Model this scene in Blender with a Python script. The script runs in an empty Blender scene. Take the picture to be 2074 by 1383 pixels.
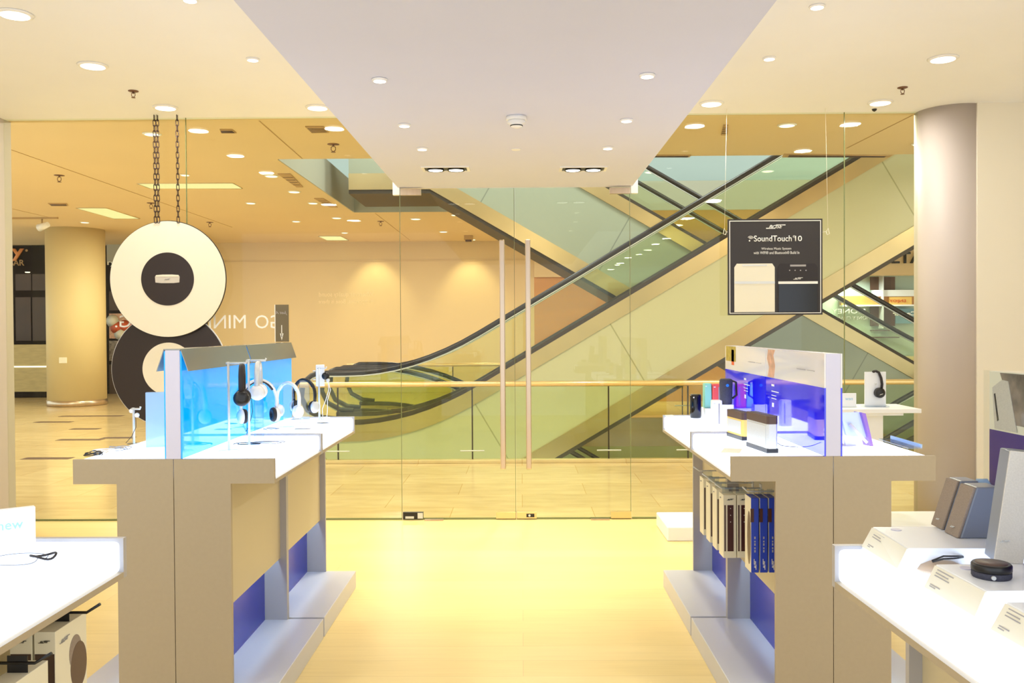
import bpy, bmesh, math, random
from mathutils import Vector, Matrix, Euler
random.seed(4)
SC = bpy.context.scene
COL = SC.collection
PI = math.pi
R = math.radians

# ------------------------------------------------------------------ camera
F = 1820.0                      # focal length in pixels of the 2074 px wide frame
CAM = Vector((0, 0, 1.55))
cd = bpy.data.cameras.new('camera'); cam = bpy.data.objects.new('camera', cd); COL.objects.link(cam)
cd.sensor_width = 36; cd.lens = 36 * F / 2074; cd.clip_start = 0.05; cd.clip_end = 200
CR = (Matrix.Rotation(math.atan(19 / F), 3, 'Z') @ Matrix.Rotation(PI / 2 - math.atan(25.5 / F), 3, 'X') @ Matrix.Rotation(R(-0.34), 3, 'Z'))
cam.location = CAM; cam.rotation_euler = CR.to_euler()
SC.camera = cam

# ------------------------------------------------------------------ colour management, world
SC.view_settings.view_transform = 'Standard'; SC.view_settings.look = 'None'
SC.view_settings.gamma = 1; SC.view_settings.use_curve_mapping = False
SC.view_settings.exposure = 0.12
w = bpy.data.worlds.new('world'); SC.world = w; w.use_nodes = True
w.node_tree.nodes['Background'].inputs[0].default_value = (0.85, 0.92, 1.0, 1)
w.node_tree.nodes['Background'].inputs[1].default_value = 1.9  # even fill light, let in where the store back is left open
SC.cycles.max_bounces = 10; SC.cycles.transparent_max_bounces = 24
SC.cycles.sample_clamp_indirect = 4.0

def area(name, loc, power, size, color=(1, 1, 1), size_y=None, rot=(0, 0, 0), disk=False, spread=None, parent=None):
    l = bpy.data.lights.new(name, 'AREA'); l.energy = power; l.color = color
    l.shape = 'DISK' if disk else ('RECTANGLE' if size_y else 'SQUARE'); l.size = size
    if size_y: l.size_y = size_y
    if spread: l.spread = spread
    o = bpy.data.objects.new(name, l); COL.objects.link(o); o.location = loc; o.rotation_euler = rot
    if parent: o.parent = parent
    return o
def spot(name, loc, power, target, color=(1, 1, 1), ang=60, blend=0.6, r=0.04):
    l = bpy.data.lights.new(name, 'SPOT'); l.energy = power; l.color = color; l.spot_size = R(ang); l.spot_blend = blend; l.shadow_soft_size = r
    o = bpy.data.objects.new(name, l); COL.objects.link(o); o.location = loc
    o.rotation_euler = (Vector(target) - Vector(loc)).to_track_quat('-Z', 'Y').to_euler()
    return o

def ray(px, py):
    return CR @ Vector(((px - 1037) / F, -(py - 691.5) / F, -1))
def at(px, py, Y):              # the point of the place seen at a pixel, at depth Y
    d = ray(px, py); return CAM + d * (Y / d.y)
def atz(px, py, z):             # the same on a horizontal plane
    d = ray(px, py); return CAM + d * ((z - CAM.z) / d.z)

# main dimensions
ZC, ZS, ZM = 3.28, 2.70, 3.70   # store ceiling, lowered soffit, mall ceiling
YG = 7.30                       # shop glass
TOP = 1.03                      # counter height
LC, RC, HW = -1.413, 1.252, 0.41   # centre lines of the two aisle fixtures, half width
Y0, Y1, Y2 = 3.62, 4.49, 5.38
OX0, OX1, OY0, OY1 = -3.05, 9.6, 11.3, 16.4   # opening in the mall ceiling
VX0, VX1, VY0, VY1 = -3.05, 8.6, 10.5, 15.6   # void in the mall floor

# lamps; bodies of the store fittings in view are built further down
SIDE_BIG = [(30, 28), (188, 132), (335, 217), (643, 217), (1910, 118), (1783, 207), (1441, 209)]
SIDE_SMALL = [(385, -2), (512, 119), (1558, 117), (1655, 12)]
SOFFIT_SPOTS = [(769, 160), (819, 252), (855, 300), (1311, 151), (1269, 242), (1231, 298)]
for p in SIDE_BIG:
    q = atz(*p, ZC); area('downlight_lamp', (q.x, q.y, ZC - 0.03), 9, 0.16, (1, 0.97, 0.92), disk=True)
for p in SOFFIT_SPOTS:
    q = atz(*p, ZS); spot('spot_lamp', (q.x, q.y, ZS - 0.03), 26, (q.x, q.y + 0.2, 0), (1, 0.95, 0.84), 75, 0.8)
for p, dx in (((903, 341), -0.3), ((1181, 341), 0.25)):
    q = atz(*p, ZS); spot('spot_lamp', (q.x, q.y, ZS - 0.03), 170, (q.x + dx, q.y - 0.15, 0), (1, 0.92, 0.7), 80, 0.9)
for x in (-2.6, 2.6):
    for y in (0.6, 2.4): area('downlight_lamp', (x, y, ZC - 0.03), 16, 0.2, (1, 0.98, 0.95), disk=True)  # unseen lamps over the near end of the store, without bodies
for x, y in ((-9, 9.3), (-6, 9.3), (-3, 9.1), (0.2, 9.1), (3.2, 9.1), (6.5, 9.1), (-8.5, 13), (-5, 13), (-7.2, 17), (-5.5, 18.5), (-2.5, 18.5), (0.5, 18.5), (3.5, 18.5), (7, 18.5)):
    area('mall_lamp', (x, y, ZM - 0.03), 78, 0.3, (1, 0.92, 0.78), disk=True)  # spread evenly for the mall downlights, not placed at their bodies
for x, y in ((-1.5, 12.2), (2, 12.2), (5.5, 12.2), (9, 12.2)):
    area('upper_fill_lamp', (x, y, 7.9), 230, 0.5, (0.9, 0.96, 1.0), disk=True)  # added lamps without bodies, placed to brighten the opening upstand
for p in ((950, 500), (752, 505)):
    q = at(*p, 21.3); spot('wall_washer_lamp', (q.x, 21.2, ZM - 0.05), 65, (q.x, 21.98, 2.2), (1, 0.9, 0.55), 75, 0.8)

# ------------------------------------------------------------------ materials
def lin(c):
    f = lambda v: v / 12.92 if v <= 0.04045 else ((v + 0.055) / 1.055) ** 2.4
    return tuple(f(x / 255.0) for x in c) + (1.0,)
MATS = {}
def mat(name, rgb, rough=0.5, metal=0.0, spec=0.5, coat=0.0, var=0.0, scale=8.0, bump=0.0, stretch=None, emit=None, es=0.0, alpha=1.0, trans=0.0):
    m = bpy.data.materials.new(name); m.use_nodes = True; nt = m.node_tree; b = nt.nodes['Principled BSDF']
    b.inputs['Base Color'].default_value = lin(rgb); b.inputs['Roughness'].default_value = rough
    b.inputs['Metallic'].default_value = metal; b.inputs['Specular IOR Level'].default_value = spec
    b.inputs['Coat Weight'].default_value = coat; b.inputs['Coat Roughness'].default_value = 0.03
    b.inputs['Alpha'].default_value = alpha; b.inputs['Transmission Weight'].default_value = trans
    if emit: b.inputs['Emission Color'].default_value = lin(emit); b.inputs['Emission Strength'].default_value = es
    if var or bump:
        tc = nt.nodes.new('ShaderNodeTexCoord'); mp = nt.nodes.new('ShaderNodeMapping'); n = nt.nodes.new('ShaderNodeTexNoise')
        nt.links.new(tc.outputs['Object'], mp.inputs[0]); nt.links.new(mp.outputs[0], n.inputs['Vector'])
        if stretch: mp.inputs['Scale'].default_value = stretch
        n.inputs['Scale'].default_value = scale; n.inputs['Detail'].default_value = 5
        if var:
            r = nt.nodes.new('ShaderNodeValToRGB'); c = lin(rgb)
            r.color_ramp.elements[0].position = 0.3; r.color_ramp.elements[1].position = 0.7
            r.color_ramp.elements[0].color = tuple(max(0, v * (1 - var)) for v in c[:3]) + (1,)
            r.color_ramp.elements[1].color = tuple(min(1, v * (1 + var)) for v in c[:3]) + (1,)
            nt.links.new(n.outputs['Fac'], r.inputs[0]); nt.links.new(r.outputs[0], b.inputs['Base Color'])
        if bump:
            bp = nt.nodes.new('ShaderNodeBump'); bp.inputs['Strength'].default_value = bump; bp.inputs['Distance'].default_value = 0.01
            nt.links.new(n.outputs['Fac'], bp.inputs['Height']); nt.links.new(bp.outputs[0], b.inputs['Normal'])
    MATS[name] = m
    return m
def glass(name, rgb, refl=0.05, edge=0.5, rough=0.0, veil=0.0):
    m = bpy.data.materials.new(name); m.use_nodes = True; nt = m.node_tree; nt.nodes.clear()
    out = nt.nodes.new('ShaderNodeOutputMaterial'); t = nt.nodes.new('ShaderNodeBsdfTransparent'); g = nt.nodes.new('ShaderNodeBsdfGlossy')
    t.inputs[0].default_value = lin(rgb); g.inputs['Roughness'].default_value = rough
    lw = nt.nodes.new('ShaderNodeLayerWeight'); lw.inputs[0].default_value = 0.5
    p = nt.nodes.new('ShaderNodeMath'); p.operation = 'POWER'; p.inputs[1].default_value = 4
    ml = nt.nodes.new('ShaderNodeMath'); ml.operation = 'MULTIPLY_ADD'; ml.inputs[1].default_value = edge; ml.inputs[2].default_value = refl
    mx = nt.nodes.new('ShaderNodeMixShader')
    nt.links.new(lw.outputs['Facing'], p.inputs[0]); nt.links.new(p.outputs[0], ml.inputs[0]); nt.links.new(ml.outputs[0], mx.inputs[0])
    nt.links.new(t.outputs[0], mx.inputs[1]); nt.links.new(g.outputs[0], mx.inputs[2])
    last = mx
    if veil:
        d = nt.nodes.new('ShaderNodeBsdfDiffuse'); d.inputs[0].default_value = lin(rgb); m2 = nt.nodes.new('ShaderNodeMixShader'); m2.inputs[0].default_value = veil
        nt.links.new(mx.outputs[0], m2.inputs[1]); nt.links.new(d.outputs[0], m2.inputs[2]); last = m2
    nt.links.new(last.outputs[0], out.inputs[0])
    return m
def lamp_mat(name, rgb, s):
    m = bpy.data.materials.new(name); m.use_nodes = True; nt = m.node_tree; nt.nodes.clear()
    out = nt.nodes.new('ShaderNodeOutputMaterial'); e = nt.nodes.new('ShaderNodeEmission'); e.inputs[0].default_value = lin(rgb); e.inputs[1].default_value = s
    nt.links.new(e.outputs[0], out.inputs[0]); return m
def plank_mat(name, c1, c2, bw, bh, rough, mortar, coat=0.0, ns=(1, 12, 1), msize=0.002, var=0.5):
    m = mat(name, c1, rough, coat=coat); nt = m.node_tree; b = nt.nodes['Principled BSDF']
    tc = nt.nodes.new('ShaderNodeTexCoord'); br = nt.nodes.new('ShaderNodeTexBrick'); br.inputs['Scale'].default_value = 1
    br.inputs['Color1'].default_value = lin(c1); br.inputs['Color2'].default_value = lin(c2); br.inputs['Mortar'].default_value = lin(mortar)
    br.inputs['Brick Width'].default_value = bw; br.inputs['Row Height'].default_value = bh; br.inputs['Mortar Size'].default_value = msize
    mp = nt.nodes.new('ShaderNodeMapping'); mp.inputs['Scale'].default_value = ns; n = nt.nodes.new('ShaderNodeTexNoise'); n.inputs['Scale'].default_value = 3; n.inputs['Detail'].default_value = 6
    mx = nt.nodes.new('ShaderNodeMix'); mx.data_type = 'RGBA'; mx.blend_type = 'MULTIPLY'
    r = nt.nodes.new('ShaderNodeValToRGB'); r.color_ramp.elements[0].position = 0.3; r.color_ramp.elements[0].color = (0.82, 0.80, 0.76, 1); r.color_ramp.elements[1].position = 0.7; r.color_ramp.elements[1].color = (1, 1, 1, 1)
    nt.links.new(tc.outputs['Object'], br.inputs['Vector']); nt.links.new(tc.outputs['Object'], mp.inputs[0]); nt.links.new(mp.outputs[0], n.inputs['Vector'])
    nt.links.new(n.outputs['Fac'], r.inputs[0]); mx.inputs[0].default_value = var
    nt.links.new(br.outputs['Color'], mx.inputs[6]); nt.links.new(r.outputs[0], mx.inputs[7]); nt.links.new(mx.outputs[2], b.inputs['Base Color'])
    return m
def seam_mat(name, rgb, seam, slope, pitch, rough=0.35):
    # cladding sheets: thin joints square to the incline
    m = mat(name, rgb, rough); nt = m.node_tree; b = nt.nodes['Principled BSDF']
    tc = nt.nodes.new('ShaderNodeTexCoord'); s = nt.nodes.new('ShaderNodeSeparateXYZ'); nt.links.new(tc.outputs['Object'], s.inputs[0])
    a = math.atan(slope)
    m1 = nt.nodes.new('ShaderNodeMath'); m1.operation = 'MULTIPLY'; m1.inputs[1].default_value = math.cos(a) / pitch; nt.links.new(s.outputs[0], m1.inputs[0])
    m2 = nt.nodes.new('ShaderNodeMath'); m2.operation = 'MULTIPLY_ADD'; m2.inputs[1].default_value = math.sin(a) / pitch; nt.links.new(s.outputs[2], m2.inputs[0]); nt.links.new(m1.outputs[0], m2.inputs[2])
    f = nt.nodes.new('ShaderNodeMath'); f.operation = 'FRACT'; nt.links.new(m2.outputs[0], f.inputs[0])
    l = nt.nodes.new('ShaderNodeMath'); l.operation = 'LESS_THAN'; l.inputs[1].default_value = 0.008; nt.links.new(f.outputs[0], l.inputs[0])
    mx = nt.nodes.new('ShaderNodeMix'); mx.data_type = 'RGBA'; mx.inputs[6].default_value = lin(rgb); mx.inputs[7].default_value = lin(seam)
    nt.links.new(l.outputs[0], mx.inputs[0]); nt.links.new(mx.outputs[2], b.inputs['Base Color'])
    return m

M = {}
M['wood_floor'] = plank_mat('maple_floor', (238, 212, 148), (232, 205, 138), 2.4, 0.19, 0.32, (212, 182, 124), ns=(1, 14, 1), msize=0.0012, var=0.35)
M['marble'] = plank_mat('cream_marble_floor', (224, 202, 154), (214, 190, 142), 1.2, 0.6, 0.16, (196, 160, 100), ns=(1, 3, 1), msize=0.003, var=0.9)
M['cream'] = mat('cream_ceiling_paint', (244, 244, 246), 0.9, var=0.01, scale=2)
M['soffit'] = mat('lavender_white_soffit_paint', (210, 212, 232), 0.85, var=0.01, scale=2)
M['wallpaint'] = mat('cream_wall_paint', (240, 232, 212), 0.85)
M['column'] = mat('grey_beige_column_paint', (192, 180, 170), 0.55)
M['mall_ceil'] = mat('mall_ceiling_paint', (226, 202, 158), 0.9, var=0.02, scale=1)
M['mall_wall'] = mat('beige_mall_wall', (214, 188, 142), 0.6, var=0.03, scale=0.6)
M['mall_col'] = mat('mall_column_paint', (220, 200, 148), 0.6)
M['upper'] = mat('blue_grey_upper_ceiling', (158, 168, 160), 0.8, var=0.02, scale=1)
M['upstand'] = mat('grey_opening_upstand', (172, 168, 152), 0.8)
M['slab'] = mat('void_slab_face', (190, 180, 118), 0.7, var=0.05, scale=2)
M['taupe'] = mat('taupe_laminate', (176, 160, 132), 0.5, var=0.015, scale=60)
M['grey_lam'] = mat('grey_laminate', (170, 166, 164), 0.4)
M['plinth'] = mat('silver_grey_plinth_laminate', (196, 196, 200), 0.3)
M['beige_panel'] = mat('beige_back_panel', (200, 186, 150), 0.45)
M['blue_lam'] = mat('cobalt_blue_laminate', (30, 44, 170), 0.25, var=0.08, scale=3)
M['lightbox'] = mat('white_opal_light_box', (250, 252, 255), 0.25, emit=(208, 226, 255), es=2.2)
M['opal'] = mat('white_opal_plastic', (246, 248, 250), 0.3)
M['steel'] = mat('brushed_steel', (205, 184, 160), 0.3, metal=0.9, var=0.05, scale=30, stretch=(1, 1, 0.05))
M['esc_steel'] = mat('escalator_satin_steel', (196, 172, 126), 0.32, metal=0.75, var=0.12, scale=1.2)
M['rubber'] = mat('black_handrail_rubber', (38, 28, 24), 0.35)
M['dark_gap'] = mat('dark_brush_strip', (60, 48, 34), 0.6)
M['clad_green'] = seam_mat('pale_green_cladding', (192, 187, 148), (158, 154, 110), 0.592, 2.1)
M['clad_blue'] = seam_mat('blue_grey_cladding', (160, 164, 146), (128, 132, 118), -0.577, 2.1)
M['step'] = mat('step_aluminium', (120, 112, 90), 0.5, metal=0.4)
M['brass'] = mat('satin_brass_handrail', (232, 200, 142), 0.3, metal=0.6)
M['black'] = mat('black_plastic', (22, 20, 20), 0.35)
M['black_soft'] = mat('black_leatherette', (34, 28, 30), 0.55)
M['black_gloss'] = mat('black_gloss', (14, 13, 14), 0.12)
M['white_p'] = mat('white_plastic', (242, 240, 236), 0.3)
M['cream_p'] = mat('cream_print', (236, 230, 208), 0.5)
M['dark_print'] = mat('dark_brown_print', (54, 34, 30), 0.5)
M['silver'] = mat('silver_grille', (214, 216, 214), 0.4, metal=0.3, var=0.05, scale=300)
M['brown_top'] = mat('brown_plastic', (88, 66, 58), 0.4)
M['yellow_cover'] = mat('yellow_silicone', (250, 206, 110), 0.5)
M['mint'] = mat('mint_plastic', (146, 216, 190), 0.4)
M['red'] = mat('coral_red_plastic', (245, 92, 84), 0.4)
M['charcoal'] = mat('charcoal_fabric', (62, 62, 76), 0.8, var=0.2, scale=200)
M['taupe_cloth'] = mat('taupe_speaker_cloth', (150, 134, 118), 0.8, var=0.1, scale=300)
M['greyblue'] = mat('grey_blue_plastic', (128, 134, 146), 0.35)
M['lightgrey'] = mat('light_grey_cloth', (206, 199, 186), 0.8, var=0.06, scale=300)
M['box_white'] = mat('white_card', (232, 224, 196), 0.5)
M['box_blue'] = mat('blue_card', (30, 60, 176), 0.4)
M['box_dark'] = mat('dark_card', (70, 34, 26), 0.35)
M['skin'] = mat('photo_skin_print', (206, 160, 128), 0.5, var=0.25, scale=25)
M['photo'] = mat('street_photo_print', (120, 108, 96), 0.4, var=0.7, scale=18)
M['orange'] = mat('orange_print', (216, 90, 40), 0.5)
M['olive'] = mat('olive_yellow_print', (170, 150, 60), 0.5, var=0.3, scale=40)
M['txt_grey'] = mat('grey_ink', (166, 162, 160), 0.6)
M['txt_white'] = mat('white_ink', (240, 238, 230), 0.6)
M['txt_blue'] = mat('pale_blue_ink', (150, 200, 230), 0.6)
M['txt_black'] = mat('black_ink', (24, 24, 24), 0.6)
M['sign_black'] = mat('sign_black_print', (44, 38, 36), 0.45, var=0.12, scale=2)
M['cyan_gloss'] = mat('cyan_gloss_acrylic', (0, 168, 255), 0.04, spec=0.5, coat=0.1, emit=(0, 160, 255), es=0.35)  # weak emission put into the cyan to brighten the sheet
M['blue_gloss'] = mat('blue_gloss_acrylic', (16, 12, 225), 0.05, spec=0.8, coat=0.5, emit=(10, 8, 230), es=0.2)  # slight glow added to the blue, the sheet is no lamp
M['white_gloss'] = mat('white_gloss_print', (238, 234, 232), 0.08, coat=0.6)
M['lilac'] = mat('lilac_white_post', (214, 212, 232), 0.3)
M['canopy'] = mat('smoked_mirror_acrylic', (150, 150, 142), 0.1, metal=0.25)
M['acrylic'] = glass('clear_acrylic', (238, 244, 250), 0.08, 0.6)
M['frost'] = glass('frosted_blue_acrylic', (200, 226, 248), 0.1, 0.5, 0.15, veil=0.55)
M['shopglass'] = glass('shop_glass', (248, 251, 243), 0.016, 0.3)
M['railglass'] = glass('green_rail_glass', (245, 249, 232), 0.02, 0.3)
M['escglass'] = glass('green_escalator_glass', (250, 252, 242), 0.02, 0.3)
M['edge'] = mat('green_glass_edge', (120, 128, 84), 0.2)
M['lamp_white'] = lamp_mat('lamp_white_glow', (255, 250, 236), 6)
M['lamp_mall'] = lamp_mat('lamp_warm_glow', (255, 244, 210), 2.5)
M['lamp_panel'] = lamp_mat('ceiling_panel_glow', (255, 242, 170), 1.05)
M['brass_dark'] = mat('bronze_sprinkler', (120, 84, 66), 0.4, metal=0.5)
M['vent'] = mat('tan_vent_grille', (184, 152, 104), 0.7)
M['chain'] = mat('brown_iron_chain', (52, 30, 24), 0.5, metal=0.3)
M['disc_white'] = mat('disc_cream_white', (240, 232, 210), 0.5)
M['disc_black'] = mat('disc_black', (40, 28, 26), 0.4)
M['concrete'] = mat('travertine_counter', (190, 172, 120), 0.6, var=0.12, scale=4, stretch=(1, 1, 5))
M['shop_dark'] = mat('dark_shop_wall', (20, 9, 7), 0.8, spec=0.1)
M['shop_brown'] = mat('brown_shop_panel', (66, 44, 28), 0.5, var=0.15, scale=2)
M['wood_wall'] = mat('amber_wood_wall', (196, 138, 66), 0.4, var=0.08, scale=1, stretch=(1, 1, 6))
M['shop_cyan'] = mat('pale_aqua_shop_wall', (186, 204, 190), 0.5)
M['shop_slat'] = plank_mat('brown_slat', (104, 72, 52), (84, 56, 40), 0.12, 5, 0.5, (40, 24, 18))
M['letters_orange'] = mat('amber_sign_letter', (230, 146, 80), 0.5)
M['letters_tan'] = mat('tan_sign_letter', (180, 140, 84), 0.5)
M['led'] = lamp_mat('cool_led_strip', (190, 215, 255), 3)

# ------------------------------------------------------------------ mesh helpers
class MB:
    def __init__(s): s.bm = bmesh.new(); s.M = Matrix.Identity(4)
    def v(s, p): return s.bm.verts.new(s.M @ Vector(p))
    def face(s, pts, mi=0):
        f = s.bm.faces.new([s.v(p) for p in pts]); f.material_index = mi; return s
    def box(s, x0, x1, y0, y1, z0, z1, mi=0):
        V = [s.v((x, y, z)) for x in (x0, x1) for y in (y0, y1) for z in (z0, z1)]
        for q in ((0, 1, 3, 2), (4, 6, 7, 5), (0, 4, 5, 1), (2, 3, 7, 6), (0, 2, 6, 4), (1, 5, 7, 3)):
            f = s.bm.faces.new([V[i] for i in q]); f.material_index = mi
        return s
    def prism(s, pts, axis, a, b, mi=0):
        mk = {'x': lambda p, t: (t, p[0], p[1]), 'y': lambda p, t: (p[0], t, p[1]), 'z': lambda p, t: (p[0], p[1], t)}[axis]
        A = [s.v(mk(p, a)) for p in pts]; B = [s.v(mk(p, b)) for p in pts]; n = len(pts)
        for f in (A, B[::-1]): s.bm.faces.new(f).material_index = mi
        for i in range(n): s.bm.faces.new([A[i], B[i], B[(i + 1) % n], A[(i + 1) % n]]).material_index = mi
        return s
    def strip(s, top, bot, y0, y1, mi=0):        # a band between two poly-lines in x-z, extruded along y
        n = len(top)
        T0 = [s.v((p[0], y0, p[1])) for p in top]; B0 = [s.v((p[0], y0, p[1])) for p in bot]
        T1 = [s.v((p[0], y1, p[1])) for p in top]; B1 = [s.v((p[0], y1, p[1])) for p in bot]
        for i in range(n - 1):
            for q in ((T0[i], T0[i+1], B0[i+1], B0[i]), (T1[i], B1[i], B1[i+1], T1[i+1]), (T0[i], T1[i], T1[i+1], T0[i+1]), (B0[i], B0[i+1], B1[i+1], B1[i])):
                s.bm.faces.new(q).material_index = mi
        for q in ((T0[0], B0[0], B1[0], T1[0]), (T0[-1], T1[-1], B1[-1], B0[-1])): s.bm.faces.new(q).material_index = mi
        return s
    def lathe(s, prof, n=32, c=(0, 0, 0), mi=0, axis='z'):
        rings = []
        for r, h in prof:
            ring = []
            for i in range(n):
                a = 2 * PI * i / n; x, y = r * math.cos(a), r * math.sin(a)
                p = {'z': (x, y, h), 'y': (x, h, y), 'x': (h, x, y)}[axis]
                ring.append(s.v((p[0] + c[0], p[1] + c[1], p[2] + c[2])))
            rings.append(ring)
        for k in range(len(rings) - 1):
            for i in range(n):
                f = s.bm.faces.new([rings[k][i], rings[k][(i+1) % n], rings[k+1][(i+1) % n], rings[k+1][i]]); f.material_index = mi; f.smooth = True
        for ring in (rings[0], rings[-1]):
            f = s.bm.faces.new(ring); f.material_index = mi
        return s
    def tube(s, path, r, n=8, closed=False, mi=0, flat=1.0):
        P = [Vector(p) for p in path]; rings = []; N = len(P); up = Vector((0, 0, 1)); prev = None
        for i, p in enumerate(P):
            if closed: t = (P[(i+1) % N] - P[i-1])
            else: t = P[min(i+1, N-1)] - P[max(i-1, 0)]
            t.normalize()
            if prev is None:
                a = t.cross(up)
                if a.length < 1e-3: a = t.cross(Vector((0, 1, 0)))
            else: a = prev - t * prev.dot(t)
            a.normalize(); prev = a; b = t.cross(a)
            rr = r[i] if isinstance(r, (list, tuple)) else r
            rings.append([s.v(p + a * (rr * flat * math.cos(2*PI*k/n)) + b * (rr * math.sin(2*PI*k/n))) for k in range(n)])
        rng = range(N if closed else N - 1)
        for i in rng:
            A, B = rings[i], rings[(i+1) % N]
            for k in range(n):
                f = s.bm.faces.new([A[k], A[(k+1) % n], B[(k+1) % n], B[k]]); f.smooth = True; f.material_index = mi
        if not closed:
            s.bm.faces.new(rings[0]).material_index = mi; s.bm.faces.new(rings[-1][::-1]).material_index = mi
        return s
    def build(s, name, mats, parent=None, bevel=0.0, seg=2, loc=None):
        bmesh.ops.recalc_face_normals(s.bm, faces=s.bm.faces)
        me = bpy.data.meshes.new(name); s.bm.to_mesh(me); s.bm.free()
        for m in (mats if isinstance(mats, (list, tuple)) else [mats]): me.materials.append(m)
        o = bpy.data.objects.new(name, me); COL.objects.link(o)
        if parent: o.parent = parent
        if loc: o.location = loc
        if bevel:
            b = o.modifiers.new('bevel', 'BEVEL'); b.width = bevel; b.segments = seg; b.limit_method = 'ANGLE'
        return o
def bx(*a): return MB().box(*a)
def tag(o, label, cat, group=None, kind=None):
    o['label'] = label; o['category'] = cat
    if group: o['group'] = group
    if kind: o['kind'] = kind
    return o
def thing(name, label, cat, loc=(0, 0, 0), rz=0.0, group=None):
    o = bpy.data.objects.new(name, None); o.empty_display_size = 0.05; COL.objects.link(o)
    o.location = loc; o.rotation_euler = (0, 0, rz); return tag(o, label, cat, group)
def struct(name, mb, m, bevel=0): o = mb.build(name, m, bevel=bevel); o['kind'] = 'structure'; return o
def copy_tree(o, parent=None):
    c = o.copy(); COL.objects.link(c)
    if parent: c.parent = parent
    for ch in [x for x in bpy.data.objects if x.parent == o]: copy_tree(ch, c)
    return c
def text(name, s, m, parent, O, xd, yd, width=None, height=None, align='CENTER', shear=0.0, mirror=False, ext=0.0008, space=1.0, thick=0.0):
    cu = bpy.data.curves.new('t', 'FONT'); cu.body = s; cu.size = 1; cu.align_x = 'LEFT'; cu.shear = shear; cu.space_character = space; cu.resolution_u = 3
    cu.offset = thick
    to = bpy.data.objects.new('t', cu); COL.objects.link(to)
    dg = bpy.context.evaluated_depsgraph_get(); me = bpy.data.meshes.new_from_object(to.evaluated_get(dg))
    bpy.data.objects.remove(to)
    xs = [v.co.x for v in me.vertices]; ys = [v.co.y for v in me.vertices]
    x0, x1, y0, y1 = min(xs), max(xs), min(ys), max(ys)
    sc = width / (x1 - x0) if width else height / (y1 - y0)
    sy = (height / (y1 - y0)) if height else sc
    if width is None: sc = sy
    xd = Vector(xd).normalized(); yd = Vector(yd).normalized(); nd = xd.cross(yd); O = Vector(O)
    ox = {'CENTER': (x0 + x1) / 2, 'LEFT': x0, 'RIGHT': x1}[align]; oy = (y0 + y1) / 2
    bm = bmesh.new(); bm.from_mesh(me)
    for v in bm.verts:
        a = (v.co.x - ox) * sc * (-1 if mirror else 1); b = (v.co.y - oy) * sy
        v.co = O + xd * a + yd * b
    if ext:
        r = bmesh.ops.extrude_face_region(bm, geom=bm.faces[:])
        for g in r['geom']:
            if isinstance(g, bmesh.types.BMVert): g.co += nd * ext
    bmesh.ops.recalc_face_normals(bm, faces=bm.faces)
    me2 = bpy.data.meshes.new(name); bm.to_mesh(me2); bm.free(); bpy.data.meshes.remove(me)
    me2.materials.append(m)
    o = bpy.data.objects.new(name, me2); COL.objects.link(o)
    if parent: o.parent = parent
    return o
def logo(parent, O, xd, yd, w, m, name='logo'):
    # slanted four letter word mark with the long top and bottom bars
    xd = Vector(xd).normalized(); yd = Vector(yd).normalized(); O = Vector(O); h = w * 0.17
    t = text(name, 'BOSE', m, parent, O, xd, yd, width=w * 0.74, height=h, shear=0.45, thick=0.02)
    bm = bmesh.new(); bm.from_mesh(t.data); nd = xd.cross(yd) * 0.0008
    for a, b, y in ((0.02, 0.5, 0.5), (-0.5, -0.02, -0.5)):
        ths = h * 0.14
        q = [O + xd * (w * u) + yd * (h * y + k) for u, k in ((a, -ths), (b, -ths), (b, ths), (a, ths))]
        A = [bm.verts.new(p) for p in q]; B = [bm.verts.new(p + nd) for p in q]
        bm.faces.new(A); bm.faces.new(B)
        for i in range(4): bm.faces.new([A[i], A[(i+1) % 4], B[(i+1) % 4], B[i]])
    bmesh.ops.recalc_face_normals(bm, faces=bm.faces); bm.to_mesh(t.data); bm.free(); return t

# ------------------------------------------------------------------ the setting: store shell
struct('floor', bx(-5, 5, -1.5, YG, -0.05, 0), M['wood_floor'])
fl = MB()
for x0, x1, y0, y1 in ((-16, 16, YG, VY0), (-16, VX0, VY0, VY1), (VX1, 16, VY0, VY1), (-16, 16, VY1, 24)): fl.box(x0, x1, y0, y1, -0.5, -0.002)
struct('floor', fl, M['marble'])
struct('floor', bx(-6, 16, 8, 24, -4.9, -4.7), M['marble'])
struct('trim_1', bx(VX0 - 0.05, VX1, VY0 - 0.14, VY0, -0.002, 0.035), M['marble'], 0.006)
SX0, SX1 = -0.995, 0.905
struct('ceiling', bx(-5, SX0, -1.5, YG + 0.05, ZC, ZC + 0.1), M['cream'])
struct('ceiling', bx(SX1, 5, -1.5, YG + 0.05, ZC, ZC + 0.1), M['cream'])
struct('ceiling', bx(SX0, SX1, -1.5, YG + 0.04, ZS, ZC + 0.1), M['soffit'])
struct('wall_left', bx(-5.0, -4.205, 6.9, YG + 0.1, 0, ZC), M['column'])
struct('wall_left', bx(-5.2, -5.0, -1.5, YG, 0, ZC + 0.1), M['wallpaint'])
wr = at(1979, 700, 7.02)
struct('wall_right', bx(wr.x, 5.2, 7.02, YG + 0.1, 0, ZC), M['wallpaint'])
struct('wall_right', bx(5.0, 5.2, -1.5, 7.02, 0, ZC + 0.1), M['wallpaint'])
cx = at(1864, 700, 7.25).x + 0.28
tag(MB().lathe([(0.28, 0), (0.28, ZC)], 64, (cx, 7.31, 0)).build('round_column', M['column']), 'tall round grey-beige store column at the right end of the shop glass', 'column')

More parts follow.
